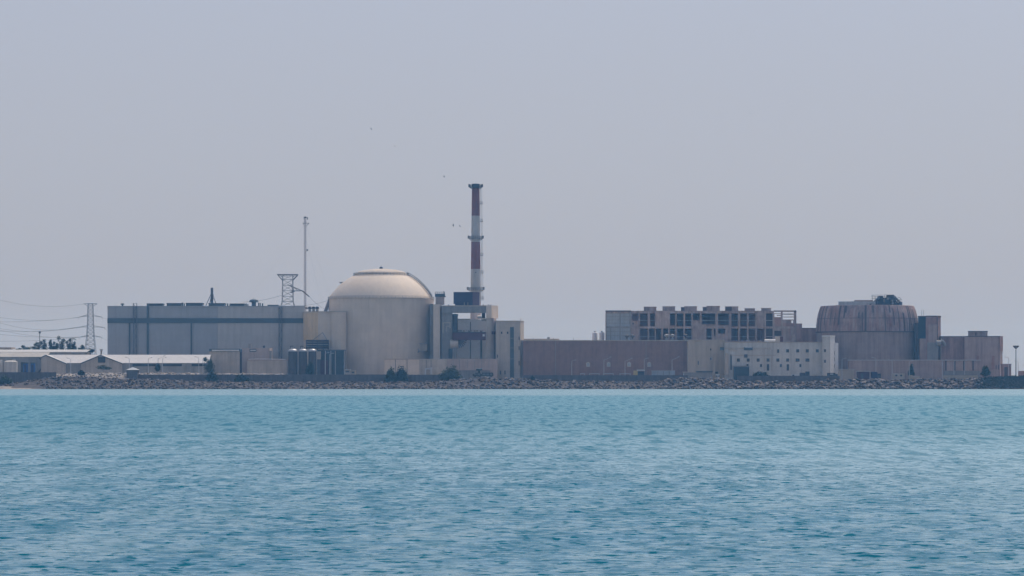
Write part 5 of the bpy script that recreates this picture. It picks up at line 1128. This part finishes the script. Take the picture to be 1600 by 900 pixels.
tree(626, 1409, 579, 21, 'bushy dark shrub before the wall, second of two touching under the dome', 'leaf_c', 'shrub', 'shrub', n=900, zb=top_z(X(627,1404))-.4, trunk=False, pyb=597.4)
tree(703, 1410, 577, 28, 'rounded bright green shrub under the pinkish block beside the white car', 'leaf_b', 'shrub', 'shrub', n=1100, zb=top_z(X(703,1404))-.3, trunk=False, pyb=591)
tree(246.6, 1414, 569.6, 7, 'small bush on the rubble below the shed window strips', 'leaf_c', 'shrub', 'shrub', n=380, pyb=577, zb=GZ+1, trunk=False)
tree(161, 1436, 571.6, 21, 'low hedge-like bush at the foot of the second gable', 'leaf_b', 'shrub', 'shrub', n=160, pyb=576.5, lobes=4, trunk=False)
tree(127, 1416, 580, 9, 'dark little bush on the rubble between the gables', 'leaf_c', 'shrub', 'shrub', n=300, pyb=585, lobes=4, trunk=False)
tree(485, 1424, 569.6, 13, 'dark bush at the foot of the tank nearest the dome', 'leaf_c', 'shrub', 'shrub', n=420, pyb=584, trunk=False)
tree(8, 1405, 590, 22, 'low dark green bush at the photo edge on the sandy shore', 'leaf_a', 'shrub', 'shrub', n=700, zb=1.5, trunk=False, pyb=601, lobes=5)
tree(1540, 1420, 575, 12, 'round dark bush before the brown block', 'leaf_a', 'shrub', 'shrub', n=420, pyb=585, trunk=False)
tree(1424, 1430, 573, 8, 'dark bush before the brown enclosure behind the lamp', 'leaf_c', 'shrub', 'shrub', n=300, pyb=586, trunk=False)
tree(832, 1406, 588, 5, 'tiny dark bush on the rocks where the brown hall begins', 'leaf_c', 'shrub', 'shrub', n=200, zb=top_z(X(832,1404))-.2, trunk=False, pyb=593, lobes=3)
tree(1188, 1416, 581.6, 20, 'low dark bush along the wall under the pale office windows', 'leaf_c', 'shrub', 'shrub', n=420, pyb=588, trunk=False, lobes=5)
b = MB(); rs2 = random.Random(8)
for i in range(17000):
    u = rs2.random(); px = 1524 + 170*rs2.random()**.9
    if px < 1536 and rs2.random() > (px-1522)/14: continue
    Y = 1391 + 21*u; x = X(px, Y); base = np.interp(Y, [1391, 1403, 1412], [0.1, top_z(x)-.4, top_z(x)-.3])
    cl = mnoise.noise((x*.35, Y*.5, 3)); hh = (1.1+1.3*cl)*np.interp(px, [1524, 1540], [.4, 1])
    a = rs2.random(); z = base + max(hh, .25)*a
    v = Vector((rs2.gauss(0,1), rs2.gauss(0,1), rs2.gauss(0,1.4))).normalized(); o_ = v.orthogonal().normalized(); k = rs2.uniform(.16, .42); p = Vector((x, Y, z)); e = v.cross(o_)
    b.add([p-v*k, p-e*k*.45, p+v*k, p+e*k*.45], [(0,1,2,3)])
struct(b.build('undergrowth', 'leaf_c'), 'stuff')

# ------------------------------------------------------------------ shore rocks
rs3 = random.Random(12)
def slope_z(x, Y):
    t_ = top_z(x); return float(np.interp(Y, [1391.5, 1394, 1398.5, 1403, 1407, 1411], [-.1, .55, .45*t_, t_-.3, t_-.12, t_-.25]))
parts = {'rock_a': MB(), 'rock_b': MB(), 'rock_c': MB()}
for i in range(5200):
    px = rs3.uniform(-120, 1720); Y = 1391.2 + 14.6*rs3.random()
    if 1536 < px: continue
    if px < 62 and (Y < 1398.5 or rs3.random() < .5): continue
    big = px > 1040
    x = X(px, Y); r = (.26 + .62*rs3.random()**1.8) * (1.3 if big else 1.0) * (1.15 if 740 < px < 900 else 1)
    k = rs3.random(); mm = 'rock_c' if (k > .62 or Y < 1393.4) else ('rock_a' if k < .46 else 'rock_b')
    random.seed(i); parts[mm].rock((x, Y, slope_z(x, Y) + r*.2), r, 1, (1.15, .95, .75))
names = {'rock_a': 'riprap', 'rock_b': 'riprap', 'rock_c': 'riprap'}
for k, b in parts.items(): struct(b.build('riprap', k), 'stuff')
bases = []
for i in range(8):
    random.seed(100+i); b = MB(); b.rock((0, 0, 0), 1.0, 2, (1.25, .95, .72)); o = b.build('boulder', ['rock_a', 'rock_b', 'rock_c', 'rock_a', 'rock_b', 'rock_c', 'rock_a', 'rock_a'][i], base=(0, 0, 0)); bases.append(o)
cnt = 0; used = set()
while cnt < 280:
    px = rs3.uniform(1036, 1530); Y = 1391.6 + 13.0*rs3.random(); x = X(px, Y); i = rs3.randrange(8)
    o = bases[i] if i not in used else bases[i].copy()
    if i in used: COL.objects.link(o)
    used.add(i); r = rs3.uniform(.62, 1.2) * (1.15 if px > 1150 else .95)
    o.location = (x, Y, slope_z(x, Y) + r*.32); o.rotation_euler = (rs3.uniform(-.5, .5), rs3.uniform(-.5, .5), rs3.uniform(0, 6.28)); o.scale = (r, r*rs3.uniform(.8, 1.1), r*rs3.uniform(.75, 1.05))
    tag(o, 'large armour boulder on the bank between the buff wall and green scrub', 'boulder', 'large boulders of the shore bank'); cnt += 1

# ------------------------------------------------------------------ birds
def bird(px, py, Y, span, lab, roll=0., flap=.3, m='gull', yaw=0.):
    span *= 1.25; b = MB(); s_ = span/2
    rings = []
    prof_b = [(-.34, .015), (-.24, .05), (-.05, .085), (.12, .075), (.24, .05), (.31, .045), (.38, .012)]
    vs_ = []; n = 8
    for xx, r in prof_b:
        for i in range(n): a = 2*math.pi*i/n; vs_.append((xx*span*.7, r*span*.7*math.cos(a), r*span*.7*math.sin(a)))
    fs = [(k*n+i, k*n+(i+1)%n, (k+1)*n+(i+1)%n, (k+1)*n+i) for k in range(len(prof_b)-1) for i in range(n)] + [tuple(range(n))[::-1], tuple(range((len(prof_b)-1)*n, len(prof_b)*n))]
    b.add(vs_, fs, True)
    for sg in (-1, 1):
        sec = [(0, .16, 0), (.4, .15, flap*.35), (.72, .10, flap*.42), (1, .02, flap*.30)]; v2 = []
        for f, c, hgt in sec:
            for dz in (.012, -.012): v2 += [(c*span*.55-.03*f, sg*f*s_, hgt*span+dz*span*.5), (-c*span*.55-.12*f*span, sg*f*s_, hgt*span+dz*span*.5)]
        f2 = []
        for k in range(3): o_ = 4*k; f2 += [(o_, o_+1, o_+5, o_+4), (o_+2, o_+6, o_+7, o_+3), (o_, o_+4, o_+6, o_+2), (o_+1, o_+3, o_+7, o_+5)]
        f2.append((12, 13, 15, 14)); b.add(v2, f2)
    b.add([(-.23*span, -.03*span, 0), (-.40*span, -.09*span, 0), (-.40*span, .09*span, 0), (-.23*span, .03*span, 0), (-.23*span, 0, .02*span), (-.38*span, 0, .012*span)], [(0,1,2,3), (0,4,5,1), (3,2,5,4), (1,5,2), (0,3,4)])
    o = b.build('bird', m); o.location = P(px, py, Y); o.rotation_euler = (roll, 0, yaw); tag(o, lab, 'bird', 'birds over the plant'); return o
for px, py, Y, sp_, lab, ro, fl_, m, yaw in (
    (580, 201.5, 1150, .95, 'small dark bird, highest of those over the cream dome', .9, .4, 'gull', .5),
    (553.5, 220, 1250, .6, 'faint tiny bird beside the highest one over the cream dome', .3, .5, 'gull', .3),
    (616.5, 228, 1150, 2.2, 'larger pale bird banking over the cream dome', .35, .12, 'gullpale', 1.2),
    (694, 276, 1150, .9, 'reddish-dark bird just before the striped stack top', 1.1, .3, 'gull', .2),
    (708.4, 352, 1150, 1.1, 'dark bird in the pair beside the striped stack, farther from it', 1.2, .2, 'gull', .2),
    (718.4, 353.6, 1150, 1.1, 'dark bird in the pair beside the striped stack, closer to it', .8, .5, 'gull', .9),
    (1125, 177, 1200, .65, 'tiny bird high over the unfinished hall', .4, .4, 'gull', .4),
    (1172.4, 177.6, 1150, 1.05, 'dark tilted bird, clearest of those over the unfinished hall', -.7, .3, 'gull', 1.2),
    (1128.6, 198.6, 1200, .7, 'tiny bird just below the high one over the unfinished hall', .3, .4, 'gull', .6),
    (1143, 227.5, 1200, .6, 'lowest tiny bird over the unfinished hall', .2, .3, 'gull', .8)): bird(px, py, Y, sp_, lab, ro, fl_, m, yaw)

# ------------------------------------------------------------------ haze over the bay
for o in list(bpy.data.objects):
    if '_o' in o: del o['_o']
b = MB().box(-2600, 2600, -130, 6100, -3.2, 113.0); o = b.build('haze', 'white'); struct(o, 'stuff')
hm = bpy.data.materials.new('haze_air'); hm.use_nodes = True; n, l = hm.node_tree.nodes, hm.node_tree.links
n.remove(n['Principled BSDF']); pv = n.new('ShaderNodeVolumePrincipled'); pv.inputs['Color'].default_value = (*HAZE_COL, 1); pv.inputs['Density'].default_value = HAZE_DEN; pv.inputs['Anisotropy'].default_value = 0.2; pv.inputs['Absorption Color'].default_value = (1, 1, 1, 1)
l.new(pv.outputs[0], n['Material Output'].inputs['Volume']); o.data.materials.clear(); o.data.materials.append(hm)
